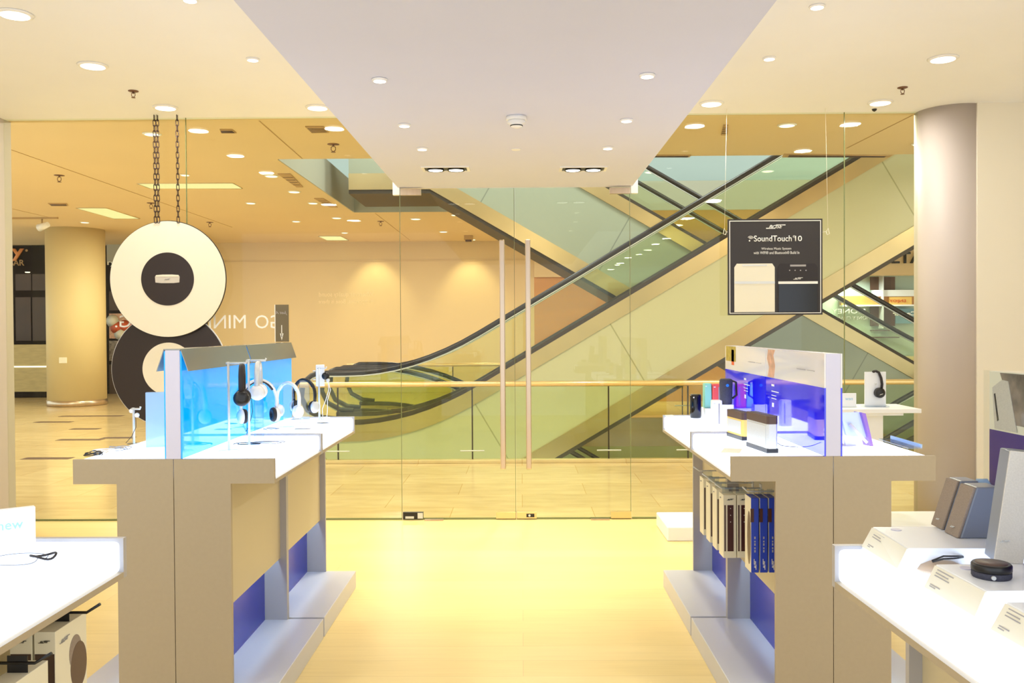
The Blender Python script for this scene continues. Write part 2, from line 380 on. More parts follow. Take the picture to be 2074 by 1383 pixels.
# shop glass
D0, D1 = at(814, 700, YG).x, at(1277, 700, YG).x; DM = at(1044, 700, YG).x
def pane(name, x0, x1, z1):
    o = struct(name, bx(x0, x1, YG - 0.006, YG + 0.006, 0.012, z1), M['shopglass'])
    bx(x1 - 0.004, x1, YG - 0.0065, YG + 0.0065, 0.012, z1).build('glass_edge', M['edge'], o)
    bx(x0, x1, YG - 0.008, YG + 0.008, 0, 0.014).build('floor_channel', M['edge'], o)
    return o
xa, xb = at(380, 500, YG).x, at(1711, 500, YG).x
pane('window_1', -4.205, xa - 0.002, ZC); pane('window_2', xa + 0.002, D0 - 0.006, ZC); pane('window_3', D1 + 0.006, xb - 0.002, ZC); pane('window_4', xb + 0.002, cx - 0.275, ZC)
for k, (x0, x1) in enumerate(((D0, DM - 0.003), (DM + 0.003, D1))):
    d = pane('door_%d' % (k + 1), x0, x1, ZS - 0.01)
    hx = at(1018 if k == 0 else 1070, 700, YG).x
    for s in (-1, 1):
        h = bx(hx - 0.021, hx + 0.021, YG + s * 0.055 - 0.012, YG + s * 0.055 + 0.012, at(1018, 948, YG).z, at(1018, 487, YG).z).build('pull_handle', M['steel'], d, 0.006)
        for z in (0.7, 1.95): MB().lathe([(0.009, 0), (0.009, 0.05)], 12, (hx, YG + (0.006 if s > 0 else -0.056), z), axis='y').build('handle_stud', M['steel'], h)
    hz = x0 if k == 0 else x1; sg = 1 if k == 0 else -1
    bx(min(hz, hz + sg * 0.165), max(hz, hz + sg * 0.165), YG - 0.018, YG + 0.018, ZS - 0.062, ZS - 0.012).build('top_patch_hinge', M['steel'], d, 0.002)
    fh = bx(min(hz, hz + sg * 0.165), max(hz, hz + sg * 0.165), YG - 0.018, YG + 0.018, 0.008, 0.062).build('floor_patch_hinge', M['black'] if k == 0 else M['brass'], d, 0.002)
    if k == 0:
        bx(hz + 0.12, hz + 0.163, YG - 0.02, YG - 0.017, 0.012, 0.058).build('silver_cover', M['silver'], fh)
        bx(hz + 0.02, hz + 0.09, YG - 0.021, YG - 0.017, 0.012, 0.03).build('adjuster', M['silver'], fh)
    c0, c1 = (DM - 0.165, DM - 0.006) if k == 0 else (DM + 0.006, DM + 0.165)
    lk = bx(c0, c1, YG - 0.018, YG + 0.018, 0.008, 0.062).build('floor_lock_patch', M['brass'], d, 0.002)
    if k: bx(c0 + 0.075, c0 + 0.14, YG - 0.021, YG - 0.017, 0.02, 0.048).build('lock_plate', M['black'], lk); MB().lathe([(0.009, 0), (0.009, 0.004)], 16, (c0 + 0.1, YG - 0.025, 0.034), axis='y').build('lock_cylinder', M['silver'], lk)
for k, x in enumerate((D0 - 0.035, D1 + 0.035)):
    struct('trim_%d' % (k + 2), bx(x - 0.028, x + 0.028, YG - 0.02, YG + 0.03, ZS - 0.06, ZS + 0.06), M['white_p'])
struct('trim_4', bx(D0 + 0.18, D0 + 0.33, YG - 0.06, YG + 0.02, 0.0, 0.009), M['steel'])
struct('trim_5', bx(D1 - 0.33, D1 - 0.18, YG - 0.06, YG + 0.02, 0.0, 0.009), M['steel'])

# ------------------------------------------------------------------ the setting: mall shell
mc = MB()
for x0, x1, y0, y1 in ((-16, 16, YG + 0.05, OY0), (-16, OX0, OY0, OY1), (OX1, 16, OY0, OY1), (-16, 16, OY1, 24)): mc.box(x0, x1, y0, y1, ZM, ZM + 0.5)
struct('ceiling', mc, M['mall_ceil'])
struct('wall_front', bx(-16, 16, YG + 0.06, YG + 0.12, ZC, ZM), M['mall_ceil'])
up = MB(); up.box(OX0 + 0.001, OX0 + 0.02, OY0, OY1 - 0.02, ZM - 0.01, ZM + 0.52); up.box(OX0 + 0.001, OX1, OY1 - 0.02, OY1 - 0.001, ZM - 0.01, ZM + 0.52)
struct('trim_6', up, M['upstand'])
struct('ceiling', bx(-16, 16, 7, 44, 8.2, 8.4), M['upper'])
struct('wall_back', bx(-16, 16, 44, 44.2, 4, 8.4), M['upper'])
struct('wall_back', bx(-7.7, 0.32, 22.0, 22.3, 0, ZM), M['mall_wall'])
struct('trim_7', bx(-7.7, 0.32, 21.97, 22.0, at(900, 527, 22).z - 0.015, at(900, 527, 22).z), M['mall_wall'])
struct('wall_back', bx(0.32, 14, 21.9, 22.3, at(1800, 557, 22).z, ZM), M['mall_wall'])
struct('wall_back', bx(0.32, 5.2, 22.0, 22.3, 0, 2.82), M['wood_wall'])
struct('wall_back', bx(5.2, 14, 23.4, 23.6, -0.1, 3.3), M['shop_cyan'])
struct('wall_back', bx(VX0, VX1, VY1, VY1 + 0.1, -4.7, -0.5), M['slab'])
struct('wall_back', bx(-14, -7.7, 22.6, 22.8, 0, ZM), M['shop_dark'])
ci = 8
def seam(a, b, z=ZM):
    global ci
    p, q = atz(*a, z), atz(*b, z); d = (q - p).normalized(); n = Vector((-d.y, d.x, 0)) * 0.006
    mb = MB(); pts = [p + n, q + n, q - n, p - n]
    mb.prism([(v.x, v.y) for v in pts], 'z', z - 0.004, z + 0.001); struct('trim_%d' % ci, mb, M['vent']); ci += 1
seam((480, 205), (612, 321)); seam((22, 303), (470, 460)); seam((22, 422), (100, 440)); seam((760, 432), (830, 486)); seam((1858, 228), (1715, 300))
for a, b in (((120, 843), (235, 845)), ((70, 855), (137, 856)), ((115, 891), (200, 892)), ((45, 929), (137, 930)), ((205, 887), (262, 889)), ((142, 869), (202, 868))):
    p, q = atz(*a, 0), atz(*b, 0); struct('trim_%d' % ci, bx(p.x, q.x, p.y - 0.05, p.y + 0.12, -0.002, 0.0005), M['brown_top']); ci += 1

# mall column
mcx = at(157, 825, 18.4); cr = 0.575
t = thing('round_pillar', 'thick round yellow-cream mall pillar beside the dark snack shop', 'pillar', (mcx.x * 18.9 / 18.4, 18.9, 0))
MB().lathe([(cr, 0.12), (cr, ZM)], 64).build('shaft', M['mall_col'], t)
MB().lathe([(cr + 0.01, 0), (cr + 0.01, 0.12)], 64).build('steel_skirt', M['steel'], t)
bx(-0.08, 0.08, -cr - 0.012, -cr + 0.05, 0.9, 1.02).build('socket_plate', M['cream_p'], t, 0.006)

# snack shop on the left, food shop right of the pillar
def lp(px, py, Y): return at(px, py, Y)
t = thing('stone_counter', 'pale stone counter of the dark snack shop at far left', 'counter', (lp(60, 798, 21).x, 21, 0))
bx(-1.9, 1.0, 0, 0.6, 0.14, lp(60, 698, 21).z).build('counter_body', M['concrete'], t)
bx(-1.9, 1.0, 0.04, 0.6, 0, 0.14).build('toe_kick', M['shop_dark'], t)
bx(-1.9, 1.0, -0.01, 0.0, lp(60, 742, 21).z - 0.02, lp(60, 742, 21).z + 0.01).build('light_strip', M['lamp_mall'], t)
t = thing('snack_shop_front', 'dark brown snack bar front with amber lettering at far left', 'shop', (lp(60, 600, 22).x, 22.2, 0))
bx(-2.6, 0.5, 0, 0.3, 0, ZM - 0.02).build('dark_wall', M['shop_dark'], t)
for i, (a, b) in enumerate(((32, 64), (66, 98))):
    for c, d in ((555, 588), (602, 690)):
        q0, q1 = lp(a, c, 22.2), lp(b, d, 22.2); bx(q0.x - t.location.x, q1.x - t.location.x, -0.02, 0, q1.z, q0.z).build('brown_panel', M['shop_brown'], t)
q = lp(27, 516, 22.15); text('sign_and_reflection_letters', 'gy', M['letters_orange'], t, (q.x - t.location.x, -0.05, q.z), (1, 0, 0), (0, 0, 1), height=0.30 , width=0.55, ext=0.04, thick=0.02)
q = lp(53, 507, 22.15); MB().lathe([(0.03, 0), (0.03, 0.02)], 12, (q.x - t.location.x, -0.04, q.z), axis='y').build('trademark_dot', M['letters_tan'], t)
q = lp(34, 534, 22.15); text('sign_and_reflection_letters', 'yBAR', M['letters_tan'], t, (q.x - t.location.x - 0.05, -0.05, q.z), (1, 0, 0), (0, 0, 1), width=0.48, ext=0.02)
tag(bx(lp(88, 690, 21).x, lp(99, 690, 21).x, 21.2, 21.4, lp(60, 698, 21).z, lp(95, 679, 21).z).build('menu_stand', M['box_white']), 'small pale menu stand on the snack shop counter', 'stand')
q = lp(54, 552, 22.1); MB().lathe([(0.05, 0), (0.06, 0.02)], 16, (q.x - t.location.x, -0.06, q.z)).build('spot', M['lamp_mall'], t)
t = thing('food_shop_front', 'dark shop front with food picture panel right of the cream pillar', 'shop', (lp(250, 600, 20.5).x, 22.2, 0))
f0 = lp(215, 600, 22.2).x - t.location.x; bx(f0, f0 + 2.9, 0, 0.3, 0, ZM - 0.02).build('dark_wall', M['shop_dark'], t)
def fpanel(name, a, b, c, d, m, y=-0.03):
    q0, q1 = lp(a, c, 22.2), lp(b, d, 22.2); return bx(q0.x - t.location.x, q1.x - t.location.x, y, 0, q1.z, q0.z).build(name, m, t)
fpanel('header_panel', 217, 300, 493, 530, M['upstand']); fpanel('picture_panel', 222, 300, 590, 628, M['shop_brown']); pp = fpanel('food_picture', 222, 300, 635, 685, M['skin'])
fpanel('picture_panel', 222, 300, 690, 730, M['photo']); fpanel('shelf_panel', 222, 300, 738, 800, M['shop_brown'])
for k in range(6):
    q = lp(228 + k * 8, 650 + (k * 13) % 28, 22.16); MB().lathe([(0.01, 0), (0.16, 0.01), (0.01, 0.02)], 14, (q.x - t.location.x, -0.055, q.z), axis='y').build('food_shape', M['orange'] if k % 2 else M['cream_p'], pp)
q = lp(224, 534, 22.1); text('sign_and_reflection_letters', 'ry', M['txt_white'], t, (q.x - t.location.x, -0.05, q.z), (1, 0, 0), (0, 0, 1), width=0.2, height=0.14, ext=0.02, thick=0.03)

# DELTA bulkhead sign and the bright shops under it
q = lp(1812, 522, 21.88)
tag(text('shop_sign', 'DELTA', M['txt_black'], None, (q.x + 0.02, 21.87, q.z), (1, 0, 0), (0, 0, 1), width=1.32, height=0.27, ext=0.03, thick=0.02), 'bold black shop lettering on the beige bulkhead at right, beside the store column', 'sign')
t = thing('electronics_shop_front', 'bright aqua electronics shop with brown slats behind the escalators', 'shop', (8.2, 23.3, 0))
def sp(name, a, b, c, d, m, y=-0.03):
    q0, q1 = lp(a, c, 23.3), lp(b, d, 23.3); return bx(q0.x - 8.2, q1.x - 8.2, y, 0, q1.z, q0.z).build(name, m, t)
bx(-3, 4, -0.1, 0.1, 0, 0.8).build('low_wall', M['shop_cyan'], t); sp('slat_panel', 1762, 1812, 561, 587, M['shop_slat']); sp('slat_panel', 1762, 1812, 620, 660, M['shop_slat'])
sp('white_header', 1765, 1900, 588, 600, M['opal'], -0.2); sp('brown_fascia', 1700, 1850, 600, 618, M['wood_wall'], -0.15)
en = sp('orange_sign_reflection', 1795, 1840, 602, 618, M['yellow_cover'], -0.2); q = lp(1817, 610, 23.1); text('sign_and_reflection_letters', 'ENJOY', M['orange'], en, (q.x - 8.2, -0.22, q.z), (1, 0, 0), (0, 0, 1), width=0.42, height=0.09, mirror=True, ext=0.01)  # mirrored reflection in the shop glass, built as a solid sign
sp('white_line', 1700, 1850, 618, 620, M['opal'], -0.25); sp('mullion', 1779, 1780.5, 557, 665, M['silver'], -0.3)
sp('blue_poster', 1812, 1850, 625, 655, mat('steel_blue_poster', (120, 160, 176), 0.5), -0.05)
for y in (668, 682): sp('dark_shelf', 1762, 1812, y, y + 2, M['brown_top'], -0.3)
q = lp(1838, 636, 23); text('sign_and_reflection_letters', 'Sony Center', M['txt_white'], t, (q.x - 8.2 + 0.15, -0.3, q.z), (1, 0, 0), (0, 0, 1), width=1.05, height=0.13, mirror=True, ext=0.02, thick=0.02)  # reflection in the glass, modelled as back-to-front letters
q = lp(1718, 630, 23); text('sign_and_reflection_letters', 'MONEY', M['silver'], t, (q.x - 8.2, -0.3, q.z), (1, 0, 0), (0, 0, 1), width=0.85, height=0.12, mirror=True, ext=0.02)  # reflected word built as solid letters
q = lp(1718, 644, 23); text('sign_and_reflection_letters', 'MONEY CHANGER', M['txt_grey'], t, (q.x - 8.2, -0.3, q.z), (1, 0, 0), (0, 0, 1), width=1.1, height=0.09, mirror=True, ext=0.02)  # reflected line of text, also built as solid letters
# counter row on the far side of the void
area('shop_fill_lamp', (8.4, 22.6, 2.75), 55, 0.6, (0.92, 1, 1), disk=True)  # unseen lamp added to brighten the aqua shop
t = thing('far_counter', 'long olive wooden counter across the void under the escalator', 'counter', (5.5, 19, 0))
bx(-3, 3, 0, 0.7, 0, 0.85).build('counter_body', M['wood_wall'], t); bx(-3.05, 3.05, -0.05, 0.75, 0.85, 0.9).build('worktop', M['concrete'], t)

# ------------------------------------------------------------------ escalators
def escalator(name, label, Y, W, hr, slope, clad, newel_left=None, newel_right=None, group=None):
    # hr: list of (x, z) of the handrail line; everything hangs below it
    t = thing(name, label, 'escalator', (hr[0][0], Y, 0), 0, group); X0 = hr[0][0]
    P = [(x - X0, z) for x, z in hr]; off = lambda d: [(x, z - d) for x, z in P]
    MB().strip(off(0.92), off(2.02), 0.02, W - 0.02).build('truss_cladding', clad, t)
    MB().strip(off(2.02), off(2.27), 0.0, W).build('lower_band', M['esc_steel'], t)
    MB().strip(off(2.27), off(2.33), 0.01, W - 0.01).build('underside_lip', M['dark_gap'], t)
    for y0, y1 in ((0, 0.16), (W - 0.16, W)):
        MB().strip(off(0.70), off(0.92), y0, y1).build('deck_band', M['esc_steel'], t)
        MB().strip(off(0.64), off(0.70), y0 + 0.03, y1 - 0.03).build('skirt_strip', M['dark_gap'], t)
        MB().strip(off(0.03), off(0.64), (y0 + y1) / 2 - 0.006, (y0 + y1) / 2 + 0.006).build('balustrade_glass', M['escglass'], t)
        yc = (y0 + y1) / 2; path = [(x, yc, z) for x, z in P]
        if newel_left:
            x, z = P[0]; path = [(x + 0.25, yc, z - 0.62), (x + 0.05, yc, z - 0.60), (x - 0.14, yc, z - 0.5), (x - 0.22, yc, z - 0.33), (x - 0.2, yc, z - 0.13), (x - 0.08, yc, z - 0.03)] + path
            MB().prism([(x + 0.01, z - 0.62), (x - 0.1, z - 0.56), (x - 0.17, z - 0.42), (x - 0.18, z - 0.2), (x - 0.08, z - 0.06), (x + 0.01, z - 0.03)], 'y', yc - 0.006, yc + 0.006).build('newel_glass', M['escglass'], t)
        if newel_right:
            x, z = P[-1]; path = path + [(x + 0.08, yc, z - 0.03), (x + 0.2, yc, z - 0.13), (x + 0.22, yc, z - 0.33), (x + 0.14, yc, z - 0.5), (x - 0.05, yc, z - 0.6)]
        h = MB().tube(path, 0.036, 10).build('handrail', M['rubber'], t)
        MB().tube([(p[0], p[1], p[2] - 0.045) for p in path[1:-1]], 0.012, 6).build('rail_guide', M['silver'], h)
    # steps
    st = MB(); x = P[0][0]; xe = P[-1][0]
    def hz(x):
        for (a, za), (b, zb) in zip(P, P[1:]):
            if a <= x <= b: return za + (zb - za) * (x - a) / (b - a)
        return P[-1][1]
    while x < xe - 0.4:
        z = min(hz(x), hz(x + 0.4)) - 0.95; st.box(x, x + 0.4, 0.17, W - 0.17, z - 0.12, z + 0.02); x += 0.4
    st.build('steps', M['step'], t)
    return t
def curve_pts(flat_z, x_flat0, x_turn, slope, x_end, d=0.9, end_z=None, tail=0):
    # level run, smooth bend of half-length d around x_turn, straight incline
    pts = [(x_flat0, flat_z)]
    for i in range(9):
        u = i / 8; x = x_turn - d + 2 * d * u; pts.append((x, flat_z + slope * d * u * u))
    pts.append((x_end, flat_z + slope * (x_end - x_turn)))
    if tail: pts.append((x_end + tail, pts[-1][1]))
    return pts
h1 = at(860, 740, 12.0); h2 = at(1560, 322, 12.0); s1 = (h2.z - h1.z) / (h2.x - h1.x)
xt = h1.x - (h1.z - 0.97) / s1
e1 = curve_pts(0.97, -2.75, xt, s1, xt + 4.75 / s1, tail=2.2)
escalator('escalator', 'nearest escalator rising to the right with pale green cladding', 12.0, 1.4, e1, s1, M['clad_green'], newel_left=True)
p3 = at(1308, 334, 13.8); q3 = at(1728, 575, 13.8); s3 = (q3.z - p3.z) / (q3.x - p3.x)
x97 = p3.x + (0.97 - p3.z) / s3; xtop = p3.x + (5.97 - p3.z) / s3
pts = [(-x, z) for x, z in curve_pts(0.97, -x97 - 1.2, -x97, -s3, -xtop)]; pts = pts[::-1]; pts = [(pts[0][0] - 1.25, pts[0][1])] + pts
escalator('escalator', 'escalator descending to the right with blue-grey cladding, behind the rising one', 13.8, 1.5, pts, s3, M['clad_blue'], newel_right=True)
p6 = at(1190, 935, 13.8); x6 = p6.x + (0.97 - p6.z) / s3
pts = [(x, z) for x, z in curve_pts(0.97, -2.75, x6, s3, x6 + 9.0)]
escalator('escalator', 'lower escalator going down behind the rising one, only its top landing showing', 13.8, 1.5, pts, s3, M['clad_green'], newel_left=True)
p5 = at(1864, 852, 12.0); x5 = p5.x + (0.97 - p5.z) / s1
pts = [(-x, z) for x, z in curve_pts(0.97, -x5 - 1.0, -x5, -s1, -x5 + 8.5)][::-1]
escalator('escalator', 'lowest escalator, its black handrail rising behind the headphone pedestal', 12.0, 1.4, pts, s1, M['clad_green'], newel_right=True)

# void railings
def railing(label, Y, x0, x1, joints, ztop, zb):
    t = thing('glass_railing', label, 'railing', (x0, Y, 0)); js = [x0] + joints + [x1]
    for a, b in zip(js, js[1:]):
        bx(a - x0 + 0.01, b - x0 - 0.01, -0.006, 0.006, 0.03, ztop - 0.02).build('glass_panel', M['railglass'], t)
    MB().tube([(0, 0, ztop), (x1 - x0, 0, ztop)], 0.032, 12).build('handrail', M['brass'], t)
    for j in joints:
        bx(j - x0 - 0.008, j - x0 + 0.008, 0.01, 0.03, 0.03, ztop - 0.02).build('post', M['dark_gap'], t)
        MB().tube([(j - x0 - 0.14, -0.02, zb), (j - x0 + 0.14, -0.02, zb)], 0.008, 8).build('glass_clamp', M['silver'], t)
    return t
jz = at(957, 911, VY0).z
railing('long glass railing with brass handrail along the near edge of the void', VY0 - 0.06, VX0, 6.2, [at(x, 850, VY0).x for x in (686, 957, 1232, 1392, 1620)], at(1000, 777, VY0).z, jz)
railing('glass railing on the far side of the void behind the escalators', VY1 + 0.06, VX0, VX1, [-1.2, 0.8, 2.8, 4.8, 6.8], 0.93, 0.2)
t = thing('glass_notice', 'small outlined notice printed on the void railing glass', 'sign', tuple(at(808, 833, VY0 - 0.075)))
for a in ((-0.13, 0.13, 0.045, 0.048), (-0.13, 0.13, -0.048, -0.045)): bx(a[0], a[1], 0, 0.001, a[2], a[3]).build('border', M['dark_gap'], t)
for a in (-0.13, 0.128): bx(a, a + 0.003, 0, 0.001, -0.045, 0.045).build('border', M['dark_gap'], t)
for k, z in enumerate((0.02, 0.0, -0.02)): bx(-0.09 + 0.01 * k, 0.09 - 0.01 * k, 0, 0.001, z, z + 0.008).build('print_line', M['dark_gap'], t)

# ------------------------------------------------------------------ ceiling fittings
def downlight(px, py, z, r, label, glow, name='downlight', group=None, cat='ceiling light'):
    p = atz(px, py, z); t = thing(name, label, cat, (p.x, p.y, z), 0, group)
    MB().lathe([(r * 0.86, -0.001), (r * 0.86, -0.012), (r * 1.0, -0.012), (r * 1.12, -0.004), (r * 1.12, -0.001)], 36).build('trim_ring', M['white_p'], t)
    MB().lathe([(0.001, -0.009), (r * 0.86, -0.0125), (r * 0.86, -0.008)], 36).build('diffuser', glow, t)
    return t
lab = ['large round downlight cut by the left end of the cream ceiling, top left', 'large round downlight left of the left sprinkler', 'large round downlight just above the disc chains', 'large round downlight beside the left edge of the lavender soffit', 'large round downlight above the right sprinkler, nearest the right wall', 'large round downlight below left of the right sprinkler', 'large round downlight beside the right edge of the lavender soffit']
for (x, y), l in zip(SIDE_BIG, lab): downlight(x, y, ZC, 0.085, l, M['lamp_white'])
lab = ['small downlight cut by the top edge, left of the soffit', 'small downlight on the left cream ceiling near the soffit', 'small downlight on the right cream ceiling, lower of the two near the soffit', 'small downlight at the very top of the right cream ceiling']
for (x, y), l in zip(SIDE_SMALL, lab): downlight(x, y, ZC, 0.038, l, M['lamp_white'])
lab = ['brightest starry soffit spot, nearest on the left row', 'middle soffit spot of the left row', 'farthest soffit spot of the left row, above the left twin lamp', 'nearest soffit spot of the right row', 'dimmer middle soffit spot of the right row', 'farthest soffit spot of the right row, above the right twin lamp']
for (x, y), l in zip(SOFFIT_SPOTS, lab): downlight(x, y, ZS, 0.032, l, M['lamp_white'], 'soffit_spot')
for (x, y), l in (((903, 341), 'twin gimbal spotlight in the soffit above the left door'), ((1181, 341), 'twin gimbal spotlight in the soffit above the right door')):
    p = atz(x, y, ZS); t = thing('twin_spotlight', l, 'ceiling light', (p.x, p.y, ZS))
    W2, D2 = 0.17, 0.085
    fr = MB(); fr.box(-W2, W2, -D2, -D2 + 0.02, -0.008, 0); fr.box(-W2, W2, D2 - 0.02, D2, -0.008, 0); fr.box(-W2, -W2 + 0.02, -D2 + 0.02, D2 - 0.02, -0.008, 0); fr.box(W2 - 0.02, W2, -D2 + 0.02, D2 - 0.02, -0.008, 0)
    fr.build('frame', M['white_p'], t)
    bx(-W2 + 0.02, W2 - 0.02, -D2 + 0.02, D2 - 0.02, -0.003, -0.001).build('black_recess', M['black'], t)
    for s in (-1, 1):
        g = MB().lathe([(0.058, -0.004), (0.064, -0.016), (0.06, -0.018), (0.052, -0.012)], 30, (s * 0.073, 0, 0)).build('gimbal_ring', M['black_gloss'], t)
        MB().lathe([(0.001, -0.014), (0.05, -0.016), (0.05, -0.008)], 30, (s * 0.073, 0, 0)).build('lamp_face', M['lamp_white'], g)
p = atz(1046, 236, ZS); t = thing('smoke_detector', 'white smoke detector in the middle of the lavender soffit', 'smoke detector', (p.x, p.y, ZS))
MB().lathe([(0.055, 0), (0.057, -0.018), (0.05, -0.022)], 32).build('base', M['white_p'], t)
MB().lathe([(0.048, -0.022), (0.05, -0.036), (0.036, -0.044), (0.03, -0.056), (0.012, -0.062)], 32).build('chamber', M['white_p'], t)
MB().lathe([(0.034, -0.047), (0.0345, -0.052), (0.031, -0.053)], 32).build('slot_ring', M['txt_black'], t)
p = atz(1045, 302, ZS); tag(MB().lathe([(0.03, 0), (0.03, -0.004), (0.026, -0.006)], 24, (p.x, p.y, ZS)).build('blank_cover', M['white_p']), 'small flat white round cover on the soffit behind the smoke detector', 'ceiling cover')
def sprinkler(px, py, z, label, k=1.0):
    p = atz(px, py, z); t = thing('sprinkler', label, 'sprinkler', (p.x, p.y, z))
    MB().lathe([(0.036 * k, 0), (0.036 * k, -0.004), (0.02 * k, -0.009)], 24).build('escutcheon', M['brass_dark'], t)
    MB().lathe([(0.007 * k, -0.008), (0.007 * k, -0.02)], 10).build('bulb', M['brass_dark'], t)
    for s in (-1, 1): MB().tube([(0, 0, -0.012 * k), (s * 0.013 * k, 0, -0.018 * k), (s * 0.013 * k, 0, -0.036 * k), (0, 0, -0.046 * k)], 0.0025 * k, 6).build('frame_arm', M['brass_dark'], t)
    MB().lathe([(0.014 * k, -0.047 * k), (0.014 * k, -0.05 * k)], 16).build('deflector', M['brass_dark'], t)
sprinkler(270, 184, ZC, 'bronze sprinkler head on the left cream ceiling'); sprinkler(1828, 177, ZC, 'bronze sprinkler head on the right cream ceiling')
for a, l in (((675, 292), 'mall sprinkler left of the soffit, above the grey opening'), ((120, 355), 'mall sprinkler at far left above the lit pillar'), ((306, 411), 'mall sprinkler just left of the disc chains'), ((425, 450), 'mall sprinkler right of the white disc top'), ((771, 448), 'mall sprinkler behind the left door edge')):
    sprinkler(a[0], a[1], ZM, l, 1.9)
mall = [((308, 271), 0.09, 'mall downlight left of the disc chains, nearest the shop'), ((375, 354), 0.06, 'mall downlight just right of the right chain'), ((550, 356), 0.09, 'mall downlight beside the first slanted grille'), ((596, 388), 0.09, 'mall downlight between the two slanted grilles'), ((634, 411), 0.08, 'mall downlight touching the second slanted grille'), ((508, 411), 0.08, 'mall downlight right of the near yellow light panel'), ((600, 448), 0.08, 'mall downlight left of the small yellow panel'), ((682, 441), 0.09, 'mall downlight above the small yellow panel'), ((698, 471), 0.07, 'mall downlight at the right corner of the small yellow panel'), ((842, 443), 0.1, 'mall downlight seen through the left door, nearest'), ((898, 469), 0.09, 'mall downlight seen through the left door above the beige wall'), ((922, 435), 0.08, 'mall downlight under the blue-grey escalator band'), ((172, 450), 0.08, 'mall downlight above the round mall pillar'), ((956, 485), 0.09, 'mall downlight nearest the wall washer glow'), ((1594, 253), 0.09, 'mall downlight above the hanging black sign'), ((1862, 291), 0.08, 'mall downlight half hidden by the store column')]
for (x, y), r, l in mall: downlight(x, y, ZM, r, l, M['lamp_mall'], 'mall_downlight')
upl = [((765, 357), 'upper level downlight left of the door bracket'), ((1318, 349), 'upper level downlight right of the soffit corner'), ((1310, 378), 'upper level downlight under the descending handrail'), ((1555, 347), 'upper level downlight right of the rising handrail'), ((1503, 376), 'upper level downlight below the rising handrail')]
for (x, y), l in upl: downlight(x, y, 8.2, 0.24 if y < 380 else 0.2, l, M['lamp_mall'], 'upper_downlight')
for pts, l in ((((278, 371), (470, 370), (490, 381), (305, 381)), 'wide yellow light panel crossing behind the chains'), (((155, 421), (216, 421), (283, 442), (230, 442)), 'yellow light panel left of the white disc'), (((645, 478), (690, 478), (706, 486), (662, 486)), 'small far yellow light panel above the beige wall')):
    P4 = [atz(a, b, ZM) for a, b in pts]; c = sum(P4, Vector()) / 4; t = thing('light_panel', l, 'ceiling light', (c.x, c.y, ZM))
    xs = [p.x - c.x for p in P4]; ys = [p.y - c.y for p in P4]; sh = [(p.x - c.x, p.y - c.y) for p in P4]
    MB().prism(sh, 'z', -0.006, 0.0).build('diffuser', M['lamp_panel'], t)
    MB().tube([(a * 1.01, b * 1.01, -0.004) for a, b in sh], 0.008, 6, True).build('frame', M['mall_ceil'], t)
for pts, l in ((((445, 261), (470, 261), (479, 268), (448, 268)), 'small tan air vent above the mall ceiling seam'), (((618, 255), (655, 255), (666, 267), (632, 268)), 'tan air vent beside the soffit edge'), (((562, 351), (588, 351), (614, 378), (601, 378)), 'long slanted tan grille beside the grey opening, nearer'), (((636, 401), (655, 401), (684, 419), (669, 419)), 'slanted tan grille beside the grey opening, farther'), (((97, 411), (135, 411), (138, 416), (104, 416)), 'faint tan ceiling hatch at far left'), (((1465, 252), (1475, 252), (1473, 272), (1460, 272)), 'square air diffuser above the left sign string'), (((1310, 313), (1400, 313), (1396, 317), (1310, 317)), 'slot grille at the opening edge, right of the soffit'), (((1588, 311), (1806, 314), (1800, 317), (1584, 317)), 'long slot grille at the opening edge, above the sign')):
    P4 = [atz(a, b, ZM) for a, b in pts]; c = sum(P4, Vector()) / 4; sh = [(p.x - c.x, p.y - c.y) for p in P4]
    t = thing('air_vent', l, 'air vent', (c.x, c.y, ZM)); MB().prism(sh, 'z', -0.012, 0).build('frame', M['vent'], t)
    A, B, C4, D4 = [Vector((a, b, -0.013)) for a, b in sh]
    for i in range(1, 5): u = i / 5; MB().tube([A.lerp(D4, u) * 0.9, B.lerp(C4, u) * 0.9], 0.006, 4).build('slat', M['brown_top'], t)
p = atz(85, 440, ZM); t = thing('track_spotlight', 'white track spotlight hanging over the snack shop', 'spotlight', (p.x, p.y, ZM))
bx(-1.2, 0.3, -0.02, 0.02, -0.03, 0).build('track', M['vent'], t); MB().tube([(0, 0, -0.03), (0, 0, -0.16)], 0.015, 8).build('arm', M['vent'], t)
MB().tube([(-0.06, 0, -0.2), (0.14, -0.05, -0.14)], [0.07, 0.05], 16).build('lamp_head', M['white_p'], t)
p = atz(949, 477, ZM); t = thing('ceiling_speaker', 'small tan square box on the mall ceiling, right of the left door light', 'ceiling fitting', (p.x, p.y, ZM)); bx(-0.1, 0.1, -0.1, 0.1, -0.1, 0).build('box', M['vent'], t); bx(-0.07, 0.07, -0.07, 0.07, -0.14, -0.1).build('cap', M['brown_top'], t)
p = atz(1758, 229, ZC); tag(MB().lathe([(0.02, 0), (0.016, -0.012), (0.004, -0.02)], 16, (p.x, min(p.y, 7.2), ZC)).build('ceiling_camera', M['black']), 'tiny black dome on the ceiling edge above the right window', 'camera')

